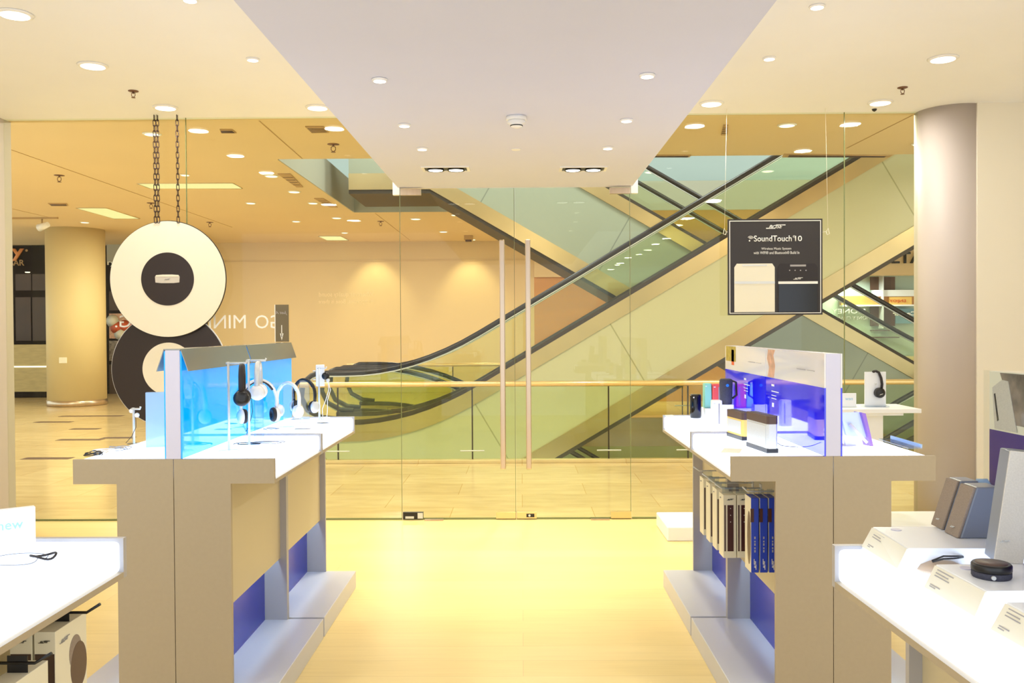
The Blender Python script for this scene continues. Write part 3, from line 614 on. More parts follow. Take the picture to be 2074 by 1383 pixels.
# ------------------------------------------------------------------ window displays: discs, sign, lettering
YD = 7.20
c1 = at(339.5, 565, YD); c2 = at(342, 747, YD + 0.04); rd = 117.5 * YD / F
t = thing('hanging_disc', 'big cream white hanging disc with black centre, on two chains', 'hanging sign', tuple(c1))
MB().lathe([(rd, 0), (rd, 0.012)], 96, axis='y').build('disc_board', M['disc_white'], t)
MB().lathe([(rd + 0.006, 0.012), (rd + 0.006, 0.016)], 96, axis='y').build('back_rim', M['txt_black'], t)
MB().lathe([(0.213, -0.003), (0.213, 0)], 96, axis='y').build('black_centre', M['disc_black'], t)
sp_ = MB().prism([(-0.096, -0.028), (-0.099, 0.018), (-0.09, 0.032), (-0.04, 0.036), (0.04, 0.036), (0.09, 0.032), (0.099, 0.018), (0.096, -0.028), (0.05, -0.033), (-0.05, -0.033)], 'y', -0.007, -0.003).build('speaker_picture', M['lightgrey'], t)
MB().prism([(-0.093, 0.02), (-0.09, 0.03), (-0.04, 0.034), (0.04, 0.034), (0.09, 0.03), (0.093, 0.02)], 'y', -0.009, -0.007).build('speaker_top_picture', M['cream_p'], sp_)
logo(sp_, (0, -0.0075, -0.003), (1, 0, 0), (0, 0, 1), 0.05, M['txt_grey'])
t = thing('hanging_disc', 'big black hanging disc with white centre, below the cream one', 'hanging sign', tuple(c2))
MB().lathe([(rd, 0), (rd, 0.012)], 96, axis='y').build('disc_board', M['disc_black'], t)
MB().lathe([(rd + 0.008, 0.012), (rd + 0.008, 0.018)], 96, axis='y').build('back_rim', M['white_p'], t)
MB().lathe([(0.213, -0.003), (0.213, 0)], 96, (0, 0, 0), axis='y').build('white_centre', M['disc_white'], t)
def chain(px, ptop, pbot, label, double):
    a, b = at(px, ptop, YD - 0.005), at(px, pbot, YD - 0.005); t = thing('hanging_chain', label, 'chain', (b.x, b.y, b.z), 0)
    L = ZC - b.z; n = int(L / 0.042) ; link = L / n
    for j in ((-0.012, 0.012) if double else (0,)):
        for i in range(n):
            z0 = i * link - 0.006; z1 = z0 + link + 0.012; w_ = 0.011; pp = []
            for k in range(12):
                an = 2 * PI * k / 12; u = w_ * math.cos(an); v = math.sin(an); zz = (z0 + z1) / 2 + (1 if v > 0 else -1) * ((z1 - z0) / 2 - w_) + w_ * v
                pp.append((j + u, 0, zz) if i % 2 == 0 else (j, u, zz))
            MB().tube(pp, 0.0032, 6, True).build('link', M['chain'], t)
    return t
chain(318, 237, 450, 'left double strand of dark chain holding the cream disc', True)
chain(361, 237, 450, 'right single dark chain holding the cream disc', False)

# black product sign
a, b = at(1474, 444, 7.15), at(1666, 637, 7.15); cs = (a + b) / 2; hw, hh = (b.x - a.x) / 2, (a.z - b.z) / 2
t = thing('hanging_poster_sign', 'square black product sign with two speakers hanging in the right window', 'sign', tuple(cs))
bx(-hw, hw, 0, 0.012, -hh, hh).build('board', M['sign_black'], t)
fr = MB(); g = 0.012; e = 0.006
fr.box(-hw + g, hw - g, -0.002, 0, hh - g - e, hh - g); fr.box(-hw + g, hw - g, -0.002, 0, -hh + g, -hh + g + e); fr.box(-hw + g, -hw + g + e, -0.002, 0, -hh + g + e, hh - g - e); fr.box(hw - g - e, hw - g, -0.002, 0, -hh + g + e, hh - g - e)
fr.build('white_border', M['txt_white'], t)
def S(px, py):      # position on the sign face from where it reads in the picture
    q = at(px, py, 7.15); return (q.x - cs.x, -0.003, q.z - cs.z)
def st_(s, px, py, w_, h_=None, th=0.0): return text('lettering', s, M['txt_white'], t, S(px, py), (1, 0, 0), (0, 0, 1), width=w_ * 7.15 / F, height=h_ * 7.15 / F if h_ else None, thick=th)
logo(t, S(1571, 459), (1, 0, 0), (0, 0, 1), 39 * 7.15 / F, M['txt_white'])
st_('SoundTouch', 1565, 483, 76, 12, 0.01); st_('10', 1617, 483, 14, 11, 0.01); st_('\u00ae', 1608, 479, 5, 5)
st_('Wireless Music System', 1572, 504, 60, 6); st_('with WIFI\u00ae and Bluetooth\u00ae Build In', 1572.5, 511.5, 92, 6)
for k in range(3):
    o_ = S(1520, 484); r_ = (0.008 + 0.009 * k)
    MB().tube([(o_[0] + r_ * math.sin(u) * 1.0 , -0.002, o_[2] - 0.004 + r_ * math.cos(u)) for u in [R(d) for d in range(-50, 80, 13)]], 0.0022, 5).build('wave_symbol', M['txt_white'], t)
MB().lathe([(0.006, -0.003), (0.006, 0)], 16, (S(1518, 487)[0], 0, S(1518, 487)[2] - 0.002), axis='y').build('note_symbol', M['txt_white'], t)
def spk(x0, x1, col, band):
    a_, b_ = S(x0, 534), S(x1, 631.5); w_ = b_[0] - a_[0]; c_ = 0.02
    s_ = MB().prism([(a_[0], b_[2]), (a_[0], a_[2] - 0.03), (a_[0] + c_, a_[2]), (b_[0] - c_, a_[2]), (b_[0], a_[2] - 0.03), (b_[0], b_[2])], 'y', -0.004, 0).build('speaker_picture', col, t)
    return s_
s1_ = spk(1487, 1569, M['cream_p'], 0); s2_ = spk(1575, 1656, M['black_soft'], 0)
for (x0, x1, mm, s_) in ((1488, 1569, M['silver'], s1_), (1576, 1656, M['txt_white'], s2_)):
    p0, p1 = S(x0, 570), S(x1, 574.5); bx(p0[0], p1[0], -0.006, -0.004, p1[2], p0[2]).build('band_picture', mm, s_)
p0, p1 = S(1577, 575), S(1655, 631); bx(p0[0], p1[0], -0.0055, -0.004, p1[2], p0[2]).build('grille_picture', M['black_gloss'], s2_)
logo(s2_, (S(1616, 564)[0], -0.005, S(1616, 564)[2]), (1, 0, 0), (0, 0, 1), 0.075, M['txt_white'])
p0, p1 = S(1600, 536), S(1632, 539.5); bx(p0[0], p1[0], -0.0055, -0.004, p1[2], p0[2]).build('display_picture', M['txt_grey'], s2_)
p0, p1 = S(1503, 536), S(1553, 538.5); bx(p0[0], p1[0], -0.0055, -0.004, p1[2], p0[2]).build('display_picture', M['silver'], s1_)
for k in range(4): q = S(1599 + k * 11, 547.5); MB().lathe([(0.005, -0.0055), (0.005, -0.004)], 10, (q[0], 0, q[2]), axis='y').build('button_picture', M['txt_grey'], s2_)
for px, s in ((1467.5, -1), (1677, 1)):
    q = S(px, 470); tz = ZC - cs.z
    MB().tube([(q[0] - s * 0.02, 0, tz), (q[0], 0, q[2] + 0.03)], 0.0012, 6).build('string', M['cream_p'], t)
    e_ = s * (hw - 0.002)
    MB().tube([(e_, 0.005, q[2]), (q[0] - s * 0.01, 0, q[2] + 0.006), (q[0], 0, q[2] + 0.03), (q[0] + s * 0.012, 0, q[2] - 0.012), (q[0] - s * 0.008, 0, q[2] - 0.022), (q[0] - s * 0.014, 0, q[2])], 0.0028, 6).build('knot', M['cream_p'], t)
# mirrored window lettering read from the mall side, then reflected store lettering
Q = at(502, 653, YG - 0.009)
def wl(s, x0, x1, y0, y1, m, lbl):
    c_ = at((x0 + x1) / 2, (y0 + y1) / 2, YG - 0.009)
    tag(text('window_and_reflected_lettering', s, m, None, c_, (1, 0, 0), (0, 0, 1), width=(x1 - x0) * YG / F, height=(y1 - y0) * YG / F, mirror=True, ext=0.0006), lbl, 'lettering')
wl('GO', 517, 571, 638, 665, M['txt_white'], 'mirrored white letters GO on the left shop window'); wl('MINI', 423, 498, 638, 665, M['txt_white'], 'mirrored white word MINI on the window right of the black disc'); wl('G.', 233, 266, 638, 663, M['txt_white'], 'mirrored white letter and full stop left of the discs')
wl('Wherever quality sound', 646, 757, 591, 603, M['mall_col'], 'faint upper line of small reflected lettering, built on the window'); wl('is important, Bose is there.', 643, 757, 606, 617, M['mall_col'], 'faint lower line of small reflected lettering, built on the window')  # glass reflection of store wall text, put in as solid letters
a, b = at(556, 617, YG - 0.02), at(585, 692, YG - 0.02); t = thing('window_note', 'narrow grey chalkboard note with white down arrow on the window', 'sign', ((a.x + b.x) / 2, YG - 0.02, (a.z + b.z) / 2))
hw_, hh_ = (b.x - a.x) / 2, (a.z - b.z) / 2
bx(-hw_, hw_, 0, 0.006, -hh_, hh_).build('board', mat('slate_board', (108, 98, 74), 0.6), t); bx(-hw_, -hw_ + 0.006, -0.001, 0, -hh_, hh_).build('white_edge', M['txt_white'], t)
text('lettering', 'Just A', M['txt_grey'], t, (0, -0.002, hh_ * 0.55), (1, 0, 0), (0, 0, 1), width=hw_ * 1.6, mirror=True, shear=0.3)
ar = MB(); ar.box(-0.003, 0.003, -0.002, 0, -hh_ * 0.75, -hh_ * 0.1); ar.prism([(-0.014, -hh_ * 0.55), (0.014, -hh_ * 0.55), (0, -hh_ * 0.92)], 'y', -0.002, 0); ar.build('down_arrow', M['txt_white'], t)

# ------------------------------------------------------------------ display counters (back-to-back half units)
LEG = 0.232
def counter(label, xc, s, y0, y1, panel_u, front=True, leds=True, rz=0.0, group=None):
    """half of a double sided gondola: s = side the shoppers stand on"""
    t = thing('display_counter', label, 'display counter', (xc, y0, 0), rz, group); L = y1 - y0
    X = lambda u: s * u
    def b(u0, u1, ya, yb, za, zb): x = sorted((X(u0), X(u1))); return bx(x[0], x[1], ya, yb, za, zb)
    g = 0.0015
    Lp = [(X(g), 0), (X(LEG), 0), (X(LEG), TOP - 0.1), (X(HW), TOP - 0.1), (X(HW), TOP), (X(g), TOP)]
    MB().prism(Lp, 'y', 0, 0.018).build('end_panel', M['taupe'] if front else M['grey_lam'], t)
    MB().prism(Lp, 'y', L - 0.02, L - 0.002).build('end_panel', M['grey_lam'], t)
    b(g, HW - 0.006, 0.018, L - 0.02, TOP - 0.085, TOP - 0.006).build('light_box', M['lightbox'], t, 0.012, 3)
    b(g, HW, 0.018, L - 0.02, TOP - 0.1, TOP - 0.085).build('lower_trim', M['taupe'], t)
    b(0.12, panel_u - 0.014, 0.018, L - 0.02, 0.55, 0.562).build('rear_ledge', M['grey_lam'], t)
    b(panel_u - 0.014, panel_u, 0.018, L - 0.02, 0.41, TOP - 0.1).build('hanging_panel', M['beige_panel'], t)
    b(g, 0.12, 0.018, L - 0.02, 0.1, 0.562).build('blue_kick_panel', M['blue_lam'], t)
    b(g, HW, 0.02, L - 0.004, 0.0, 0.1).build('plinth', M['plinth'], t, 0.003)
    if leds:
        x = sorted((X(0.125), X(0.155))); bx(x[0], x[1], 0.05, L - 0.05, 0.544, 0.55).build('led_strip', M['led'], t)
        area('led_lamp', (X(0.15), L / 2, 0.535), 1.5, 0.03, (0.5, 0.72, 1.0), L - 0.12, parent=t)
    return t
def centre_post(label, xc, y0, y1, z1, kind):
    t = thing('graphic_divider', label, 'display divider', (xc, y0, TOP), 0); L = y1 - y0 - 0.004; h = z1 - TOP
    bx(-0.03, 0.03, 0.0, L, 0.0, h).build('post', M['lilac'], t, 0.002)
    return t, L, h
counter('near aisle-side unit of the left counter, plain taupe end panel', LC, 1, Y0, Y1, 0.2)
counter('far aisle-side unit of the left counter, nearest the doors', LC, 1, Y1, Y2, 0.2, False)
counter('near window-side unit of the left counter, light blue sign on top', LC, -1, Y0, Y1, 0.2)
counter('far outer unit of the left counter, mostly hidden behind the blue divider', LC, -1, Y1, Y2, 0.2, False)
counter('near aisle-side unit of the right counter with boxes hanging under its top', RC, -1, Y0, Y1, 0.175)
counter('far aisle-side unit of the right counter, small speakers on top', RC, -1, Y1, Y2, 0.175, False)
counter('near outer unit of the right counter, tilted tablet on top', RC, 1, Y0, Y1, 0.2)
counter('far outer unit of the right counter, hidden behind the white and blue divider', RC, 1, Y1, Y2, 0.2, False)
NL = counter('near left counter cut by the left edge, new sign on top', LC, 1, 2.26 - 0.87, 2.26, 0.2, leds=False)
NLw = counter('outer half of the near left counter at the left edge of the picture', LC, -1, 2.26 - 0.87, 2.26, 0.2, leds=False)
# near right counter, turned slightly
qa = atz(1681, 1099, TOP); RZ = R(1.67)
NRx, NRy = qa.x + HW + 0.0, qa.y - 0.87
NR = counter('near right counter cut by the right edge, grey speakers on top', NRx + 0.025, -1, NRy, NRy + 0.87, 0.2, leds=False, rz=RZ)
NRo = counter('outer half of the near right counter beyond the right edge', NRx + 0.025, 1, NRy, NRy + 0.87, 0.2, leds=False, rz=RZ)

# dividers with graphics
for k, (ya, yb, lb) in enumerate(((Y0, Y1, 'near glossy cyan divider with smoked canopy on the left counter'), (Y1, Y2, 'far glossy cyan divider with smoked canopy on the left counter'))):
    t, L, h = centre_post(lb, LC, ya, yb, 1.472, 0)
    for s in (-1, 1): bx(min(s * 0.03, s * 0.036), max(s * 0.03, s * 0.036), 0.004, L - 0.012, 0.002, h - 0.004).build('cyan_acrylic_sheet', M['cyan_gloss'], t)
    cn = MB(); cn.box(-0.035, 0.035, 0.0, L - 0.012, h, h + 0.005); cn.build('canopy_top', M['canopy'], t)
    for s in (-1, 1):
        MB().prism([(s * 0.035, h + 0.005), (s * 0.066, h - 0.085), (s * 0.063, h - 0.086), (s * 0.033, h + 0.002)], 'y', 0.0, L - 0.012).build('canopy_slope', M['canopy'], t)
def graphic(t, L, h, side, dark):
    s = side; x0, x1 = s * 0.03, s * 0.036; zb = 1.305 - TOP
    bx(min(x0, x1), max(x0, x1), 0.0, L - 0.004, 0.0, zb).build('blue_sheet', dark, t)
    bx(min(x0, x1), max(x0, x1), 0.0, L - 0.004, zb, h).build('white_sheet', M['white_gloss'], t)
    def q(y0, y1, z0, z1, name, m): a_ = sorted((s * 0.036, s * 0.0372)); return bx(a_[0], a_[1], y0, y1, z0, z1).build(name, m, t)
    return q
for k, (ya, yb, lb) in enumerate(((Y0, Y1, 'near white and royal blue divider on the right counter'), (Y1, Y2, 'far white and royal blue divider on the right counter'))):
    t, L, h = centre_post(lb, RC, ya, yb, 1.443, 1)
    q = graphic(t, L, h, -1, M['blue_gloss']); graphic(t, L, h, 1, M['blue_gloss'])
    zb = 1.305 - TOP
    if k == 0:
        # figure photo: torso, arm, hip shapes
        pm = MB(); xx = sorted((-0.036, -0.0372))
        pm.prism([(0.72, zb + 0.002), (0.70, zb + 0.06), (0.73, zb + 0.11), (0.70, h - 0.002), (0.82, h - 0.002), (0.84, zb + 0.09), (0.80, zb + 0.05), (0.83, zb + 0.002)], 'x', *xx)
        pm.build('figure_photo', M['skin'], t)
        q(0.24, 0.36, zb + 0.06, zb + 0.064, 'print_line', M['txt_grey']); q(0.12, 0.22, zb + 0.061, zb + 0.063, 'print_line', M['txt_grey'])
    else:
        q(0.62, 0.86, zb + 0.05, h - 0.002, 'yellow_green_photo', M['olive']); q(0.66, 0.72, zb + 0.03, h - 0.02, 'red_patch', M['orange'])
        q(0.2, 0.34, zb + 0.06, zb + 0.064, 'print_line', M['txt_grey']); q(0.08, 0.18, zb + 0.061, zb + 0.063, 'print_line', M['txt_grey'])
    y_ = 0.76 if k == 0 else 0.43
    q(y_ - 0.045, y_, zb - 0.04, zb - 0.03, 'print_line', M['txt_white']); q(y_ - 0.12, y_, zb - 0.066, zb - 0.062, 'print_line', M['txt_white']); q(y_ - 0.04, y_ - 0.01, zb - 0.14, zb - 0.12, 'print_icon', M['txt_white'])
    for z in (0.085, 0.1): q((0.68 if k == 0 else 0.35), (0.76 if k == 0 else 0.43), zb - z, zb - z + 0.003, 'print_line', M['txt_white'])
# near right divider (picture of a computer desk above purple)
t = thing('graphic_divider', 'clear edged divider with desk photo above purple at the right edge', 'display divider', (NRx + 0.025, NRy, TOP), RZ); L = 0.86; h = 1.443 - TOP; zb = 1.305 - TOP
bx(-0.03, 0.03, 0, L, 0, h).build('post', M['white_gloss'], t, 0.002)
PU = mat('purple_gloss_acrylic', (58, 30, 130), 0.3, spec=0.3)
bx(-0.036, -0.03, 0, L - 0.004, 0, zb).build('purple_sheet', PU, t); bx(-0.036, -0.03, 0, L - 0.004, zb, h).build('photo_sheet', M['cream_p'], t)
MB().prism([(0.81, h - 0.002), (0.75, zb + 0.02), (0.2, zb + 0.01), (0.2, h - 0.002)], 'x', -0.0372, -0.036).build('screen_photo', M['photo'], t)
MB().prism([(0.84, zb + 0.10), (0.80, zb + 0.12), (0.775, zb + 0.118), (0.74, zb + 0.004), (0.83, zb + 0.004)], 'x', -0.0384, -0.0372).build('speaker_photo', M['lightgrey'], t)
MB().prism([(0.832, zb + 0.085), (0.827, zb + 0.087), (0.812, zb + 0.025), (0.818, zb + 0.022)], 'x', -0.039, -0.0384).build('slot_photo', M['black'], t)
bx(-0.048, -0.042, 0.0, 0.86, 0.0, h + 0.002).build('clear_cover', glass('thin_clear_cover', (248, 250, 250), 0.01, 0.12), t)

# ------------------------------------------------------------------ products
def acrylic_sign(label, loc, w_, h_, rz, word=None, m=None, mirror=False, th=0.012):
    t = thing('acrylic_sign', label, 'sign', loc, rz)
    bx(-w_ / 2, w_ / 2, -th / 2, th / 2, 0.004, h_).build('block', m or M['frost'], t, 0.001)
    bx(-w_ / 2 - 0.004, w_ / 2 + 0.004, -th, th, 0, 0.004).build('foot', M['acrylic'], t)
    if word: text('lettering', word, M['txt_blue'], t, (w_ * 0.08, -th / 2 - 0.001, h_ * 0.58), (1, 0, 0), (0, 0, 1), width=w_ * 0.42, mirror=mirror)
    return t
def wire(path, r, m, label, cat='cable', name='cable', group=None):
    return tag(MB().tube(path, r, 6).build(name, m), label, cat, group)
def loopy(cx, cy, z, rx, ry, turns, n=40, wob=0.3, seed=1, dz=0.0012):
    rnd = random.Random(seed); ph = [rnd.uniform(0, 6.28) for _ in range(4)]; out = []
    for i in range(n + 1):
        a = 2 * PI * turns * i / n
        out.append((cx + rx * (math.cos(a) + wob * math.cos(2.3 * a + ph[0])), cy + ry * (math.sin(a) + wob * math.sin(1.7 * a + ph[1])), z + dz * (1 + math.sin(a * 1.3 + ph[2])) ))
    return out
def headphones(label, loc, rz, m_band, m_pad, m_cup, width=0.15, height=0.17, group=None, tilt=0.0, band_r=0.007):
    """origin = underside of the top of the band; hangs down"""
    t = thing('headphones', label, 'headphones', loc, rz, group); t.rotation_euler = (0, tilt, rz)
    w2 = width / 2; arc = []
    for i in range(17):
        a = PI * i / 16; arc.append((-w2 * math.cos(a), 0, -w2 * 1.15 + w2 * 1.15 * math.sin(a)))
    low = -height * 0.72
    path = [(-w2 * 0.98, 0, low)] + arc + [(w2 * 0.98, 0, low)]
    MB().tube(path, band_r, 10, flat=1.7).build('headband', m_band, t)
    MB().tube([(p[0] * 0.93, 0, p[2] - 0.004) for p in arc[3:14]], band_r * 0.9, 10, flat=1.6).build('head_cushion', m_pad, t)
    for s in (-1, 1):
        c_ = MB().lathe([(0.012, s * 0.018), (0.026, s * 0.016), (0.033, s * 0.008), (0.034, 0), (0.03, -s * 0.004)], 28, (s * w2 * 0.93, 0, -height + 0.035), axis='x').build('ear_cup', m_cup, t)
        MB().lathe([(0.031, -s * 0.003), (0.035, -s * 0.009), (0.031, -s * 0.019), (0.018, -s * 0.02), (0.014, -s * 0.01)], 28, (s * w2 * 0.93, 0, -height + 0.035), axis='x').build('ear_cushion', m_pad, t)
        MB().tube([(s * w2 * 0.98, 0, low), (s * w2 * 1.08, 0, low - 0.012), (s * w2 * 1.1, 0, -height + 0.035)], 0.004, 8).build('yoke', m_band, t)
    return t
def stand(label, loc, h_, arm, rz=0, r=0.045):
    t = thing('acrylic_stand', label, 'display stand', loc, rz)
    MB().lathe([(r, 0), (r, 0.004)], 36).build('base', M['acrylic'], t)
    MB().tube([(0, 0, 0.004), (0, 0, h_)], 0.0055, 12).build('post', M['silver'], t)
    MB().tube([(-0.01, 0, h_ - 0.006), (arm, 0, h_ - 0.006), (arm + 0.003, 0, h_ + 0.004)], 0.005, 10).build('arm', M['silver'], t)
    return t
Z = TOP - 0.006
def onT(px, py, z=Z): p = atz(px, py, z); return (p.x, p.y, z)
# left counter, aisle side
p = onT(464, 914); stand('tall slim steel headphone stand nearest the aisle on the left counter', p, 0.39, 0.075, R(8))
headphones('black headphones hanging edge-on from the nearest stand', (p[0] + 0.06, p[1] + 0.0, Z + 0.375), R(104), M['black_soft'], M['black_soft'], M['black'], 0.13, 0.175)
p = onT(505, 902); stand('second slim steel headphone stand, behind the first', p, 0.395, 0.075, R(10))
headphones('white headphones with thick black padding on a clear block behind the second stand', (p[0] + 0.022, p[1] + 0.08, Z + 0.295), R(35), M['white_p'], M['black_soft'], M['white_p'], 0.17, 0.20)
headphones('silver-white headphones hanging edge-on from the arm of the second stand', (p[0] + 0.045, p[1] - 0.0, Z + 0.38), R(100), M['silver'], M['white_p'], M['white_p'], 0.13, 0.17)
st2 = thing('acrylic_riser', 'clear acrylic block under the white headphones', 'display stand', (p[0] + 0.022, p[1] + 0.08, Z), R(35))
bx(-0.02, 0.02, -0.012, 0.012, 0.004, 0.285).build('upright', M['acrylic'], st2, 0.002); bx(-0.05, 0.05, -0.04, 0.04, 0, 0.004).build('base', M['acrylic'], st2)
p = onT(584, 866)
for dx, dy, lb, a, b_, c_, hh3 in ((0.0, 0.0, 'white headphones standing over a clear block, third along the counter', 'white_p', 'white_p', 'white_p', 0.245), (0.06, 0.22, 'black headphones with silver cups behind the third white pair', 'black', 'black_soft', 'silver', 0.25)):
    if dy: dx = 0.035
    st3 = thing('acrylic_riser', 'clear acrylic column carrying the ' + lb.split(' headphones')[0] + ' headphones farther back', 'display stand', (p[0] + dx, p[1] + dy, Z), R(20))
    bx(-0.028, 0.028, -0.012, 0.012, 0.004, hh3 - 0.004).build('upright', M['acrylic'], st3, 0.002); bx(-0.05, 0.05, -0.04, 0.04, 0, 0.004).build('base', M['acrylic'], st3)
    headphones(lb, (p[0] + dx, p[1] + dy, Z + hh3), R(-25), M[a], M[b_], M[c_], 0.15, 0.19)
p = onT(647, 852); t = stand('white plate stand for earphones at the far end of the left counter', p, 0.31, 0.04, R(10), 0.05)
bx(-0.018, 0.032, -0.004, 0.004, 0.2, 0.325).build('white_plate', M['white_p'], t, 0.003)
for z in (0.24, 0.29): MB().tube([(-0.035, -0.004, z), (-0.018, -0.004, z)], 0.003, 8).build('peg', M['silver'], t)
t = thing('earphones', 'black and silver earphones with white cable on the plate stand', 'earphones', (p[0] + 0.04, p[1] - 0.01, Z + 0.24), R(10))
MB().lathe([(0.004, -0.008), (0.02, -0.006), (0.022, 0), (0.02, 0.004)], 20, (0, 0, 0.02), axis='y').build('ear_piece', M['black'], t)
MB().lathe([(0.004, -0.01), (0.01, -0.009), (0.011, 0)], 16, (0.014, -0.006, -0.005), axis='y').build('ear_piece', M['silver'], t)
for k, o_ in enumerate((0, 0.01)): MB().tube([(0.014, -0.008, -0.01), (0.018 + o_, -0.01, -0.06), (0.0 + o_, -0.012, -0.12), (-0.02 + 3 * o_, -0.01, -0.17), (-0.016 + 2 * o_, 0, -0.232)], 0.002, 6).build('cable', M['white_p'], t)
wire(loopy(p[0] + 0.035, p[1] - 0.01, Z + 0.004, 0.022, 0.02, 5, 70, 0.25, 3, 0.009), 0.0028, M['white_p'], 'bunched white cable at the foot of the plate stand')
for i, (a_, rx, ry, m_, lb) in enumerate((((548, 870), 0.035, 0.03, 'greyblue', 'grey-blue cable looped on the table beside the third stand'), ((500, 900), 0.05, 0.03, 'black', 'thin black cable curling round the second stand base'), ((545, 898), 0.07, 0.035, 'txt_grey', 'thin grey cable looping near the unit edge'), ((612, 850), 0.05, 0.03, 'txt_grey', 'fine grey cable behind the third stand'), ((655, 858), 0.03, 0.02, 'black', 'short black cable at the plate stand base'))):
    q_ = onT(*a_); wire(loopy(q_[0], q_[1], Z + 0.003, rx, ry, 1.6, 40, 0.3, i + 5), 0.0018, M[m_], lb)
q_ = onT(613, 869); tag(bx(q_[0] - 0.04, q_[0] + 0.04, q_[1] - 0.02, q_[1] + 0.02, Z, Z + 0.003).build('price_card', M['txt_grey']), 'small grey printed card lying by the third headphones', 'card')
q0 = onT(505, 880); wire([(q0[0] + 0.02, q0[1] - 0.03, Z + 0.2), (q0[0] + 0.03, q0[1] - 0.04, Z + 0.12), (q0[0] + 0.015, q0[1] - 0.05, Z + 0.05), (q0[0] - 0.01, q0[1] - 0.06, Z + 0.003)], 0.0016, M['black'], 'black cable dropping from the nearest headphones to the table')
# left counter, outer side
p = onT(300, 915); acrylic_sign('light blue frosted sign block on the outer side of the left counter', (p[0], p[1] + 0.15, Z), 0.13, 0.25, R(12), m=M['frost'], th=0.03)
p = onT(252, 905); t = stand('short clear stand with tiny white earbuds behind the light blue sign', (p[0], p[1] + 0.1, Z), 0.17, 0.03, R(0), 0.03)
t = thing('earbuds', 'tiny white earbuds hanging left of the light blue sign', 'earphones', (p[0] + 0.01, p[1] + 0.1, Z + 0.16))
for k in (0, 1): MB().lathe([(0.003, -0.006), (0.01, -0.004), (0.011, 0.004), (0.005, 0.008)], 14, (-0.02 + 0.025 * k, 0, -0.005 - 0.02 * k), axis='y').build('bud', M['white_p'], t)
MB().tube([(0, 0, -0.02), (0.005, -0.01, -0.08), (-0.01, -0.02, -0.12), (-0.03, -0.04, -0.15)], 0.0014, 6).build('cable', M['dark_gap'], t)
for i, (a_, m_, lb) in enumerate((((190, 922), 'black', 'black cable coil at the outer corner of the left counter'), ((215, 917), 'white_p', 'white cable heap behind the black coil'), ((240, 912), 'txt_grey', 'grey cable near the earbud stand'))):
    q_ = onT(*a_); wire(loopy(q_[0], q_[1], Z + 0.003, 0.04 if i else 0.03, 0.035, 3, 60, 0.3, i + 20, 0.006), 0.002, M[m_], lb)
# right counter, aisle side
def strip_speaker(label, loc, w_, d_, h_, body, strip, rz=0, name='box_speaker'):
    t = thing(name, label, 'speaker', loc, rz)
    MB().prism([(-w_/2, 0), (w_/2, 0), (w_/2 * 0.9, h_), (-w_/2 * 0.9, h_)], 'y', -d_/2, d_/2).build('body', body, t, 0.006, 3)
    if strip: bx(w_ * 0.1, w_ * 0.22, -d_/2 - 0.001, -d_/2 + 0.002, h_ * 0.12, h_ * 0.88).build('grey_strip', strip, t)
    bx(-w_ * 0.34, -w_ * 0.16, -d_/2 - 0.001, -d_/2 + 0.002, h_ * 0.86, h_ * 0.9).build('mark', M['txt_white'] if body != M['white_p'] else M['silver'], t)
    return t
def riser(label, x, y, w_, d_, h_, rz=0): o = bx(-w_/2, w_/2, -d_/2, d_/2, 0, h_).build('white_riser', M['opal'], bevel=0.002); o.location = (x, y, Z); o.rotation_euler.z = rz; return tag(o, label, 'riser')
p = onT(1409, 846); t = thing('cylinder_speaker', 'small black cylinder speaker at the far left of the right counter', 'speaker', p)
MB().lathe([(0.031, 0), (0.033, 0.006), (0.033, 0.13), (0.029, 0.138), (0.02, 0.139)], 36).build('body', M['black_gloss'], t); bx(-0.02, -0.014, -0.034, -0.03, 0.118, 0.124).build('indicator', M['txt_white'], t)
pc = onT(1447, 846); riser('white riser block under the mint and coral speakers', pc[0] + 0.0, pc[1] + 0.05, 0.11, 0.12, 0.055)
strip_speaker('mint green slim speaker left of the coral one', (pc[0] - 0.032, pc[1] + 0.05, Z + 0.055), 0.045, 0.06, 0.145, M['mint'], None)
strip_speaker('coral red speaker with grey strip on the riser', (pc[0] + 0.022, pc[1] + 0.05, Z + 0.055), 0.062, 0.06, 0.14, M['red'], M['txt_grey'])
p = onT(1473, 858); riser('white riser block under the charcoal fabric speaker', p[0], p[1] + 0.03, 0.07, 0.07, 0.105)
t = thing('fabric_speaker', 'charcoal fabric cylinder speaker with handle strap', 'speaker', (p[0], p[1] + 0.03, Z + 0.105))
MB().lathe([(0.03, 0), (0.033, 0.005), (0.036, 0.12), (0.034, 0.134), (0.026, 0.14)], 36).build('body', M['charcoal'], t)
MB().tube([(0.03, 0, 0.13), (0.055, 0, 0.12), (0.058, 0, 0.05), (0.034, 0, 0.03)], 0.006, 8, flat=2).build('strap', M['black'], t)
MB().lathe([(0.008, -0.039), (0.008, -0.033)], 16, (0, 0, 0.105), axis='y').build('blue_button', mat('bright_blue_button', (40, 130, 230), 0.3), t)
p = onT(1451, 864); strip_speaker('white speaker with grey strip in front of the coral one', (p[0], p[1], Z), 0.058, 0.05, 0.142, M['white_p'], M['txt_grey'])
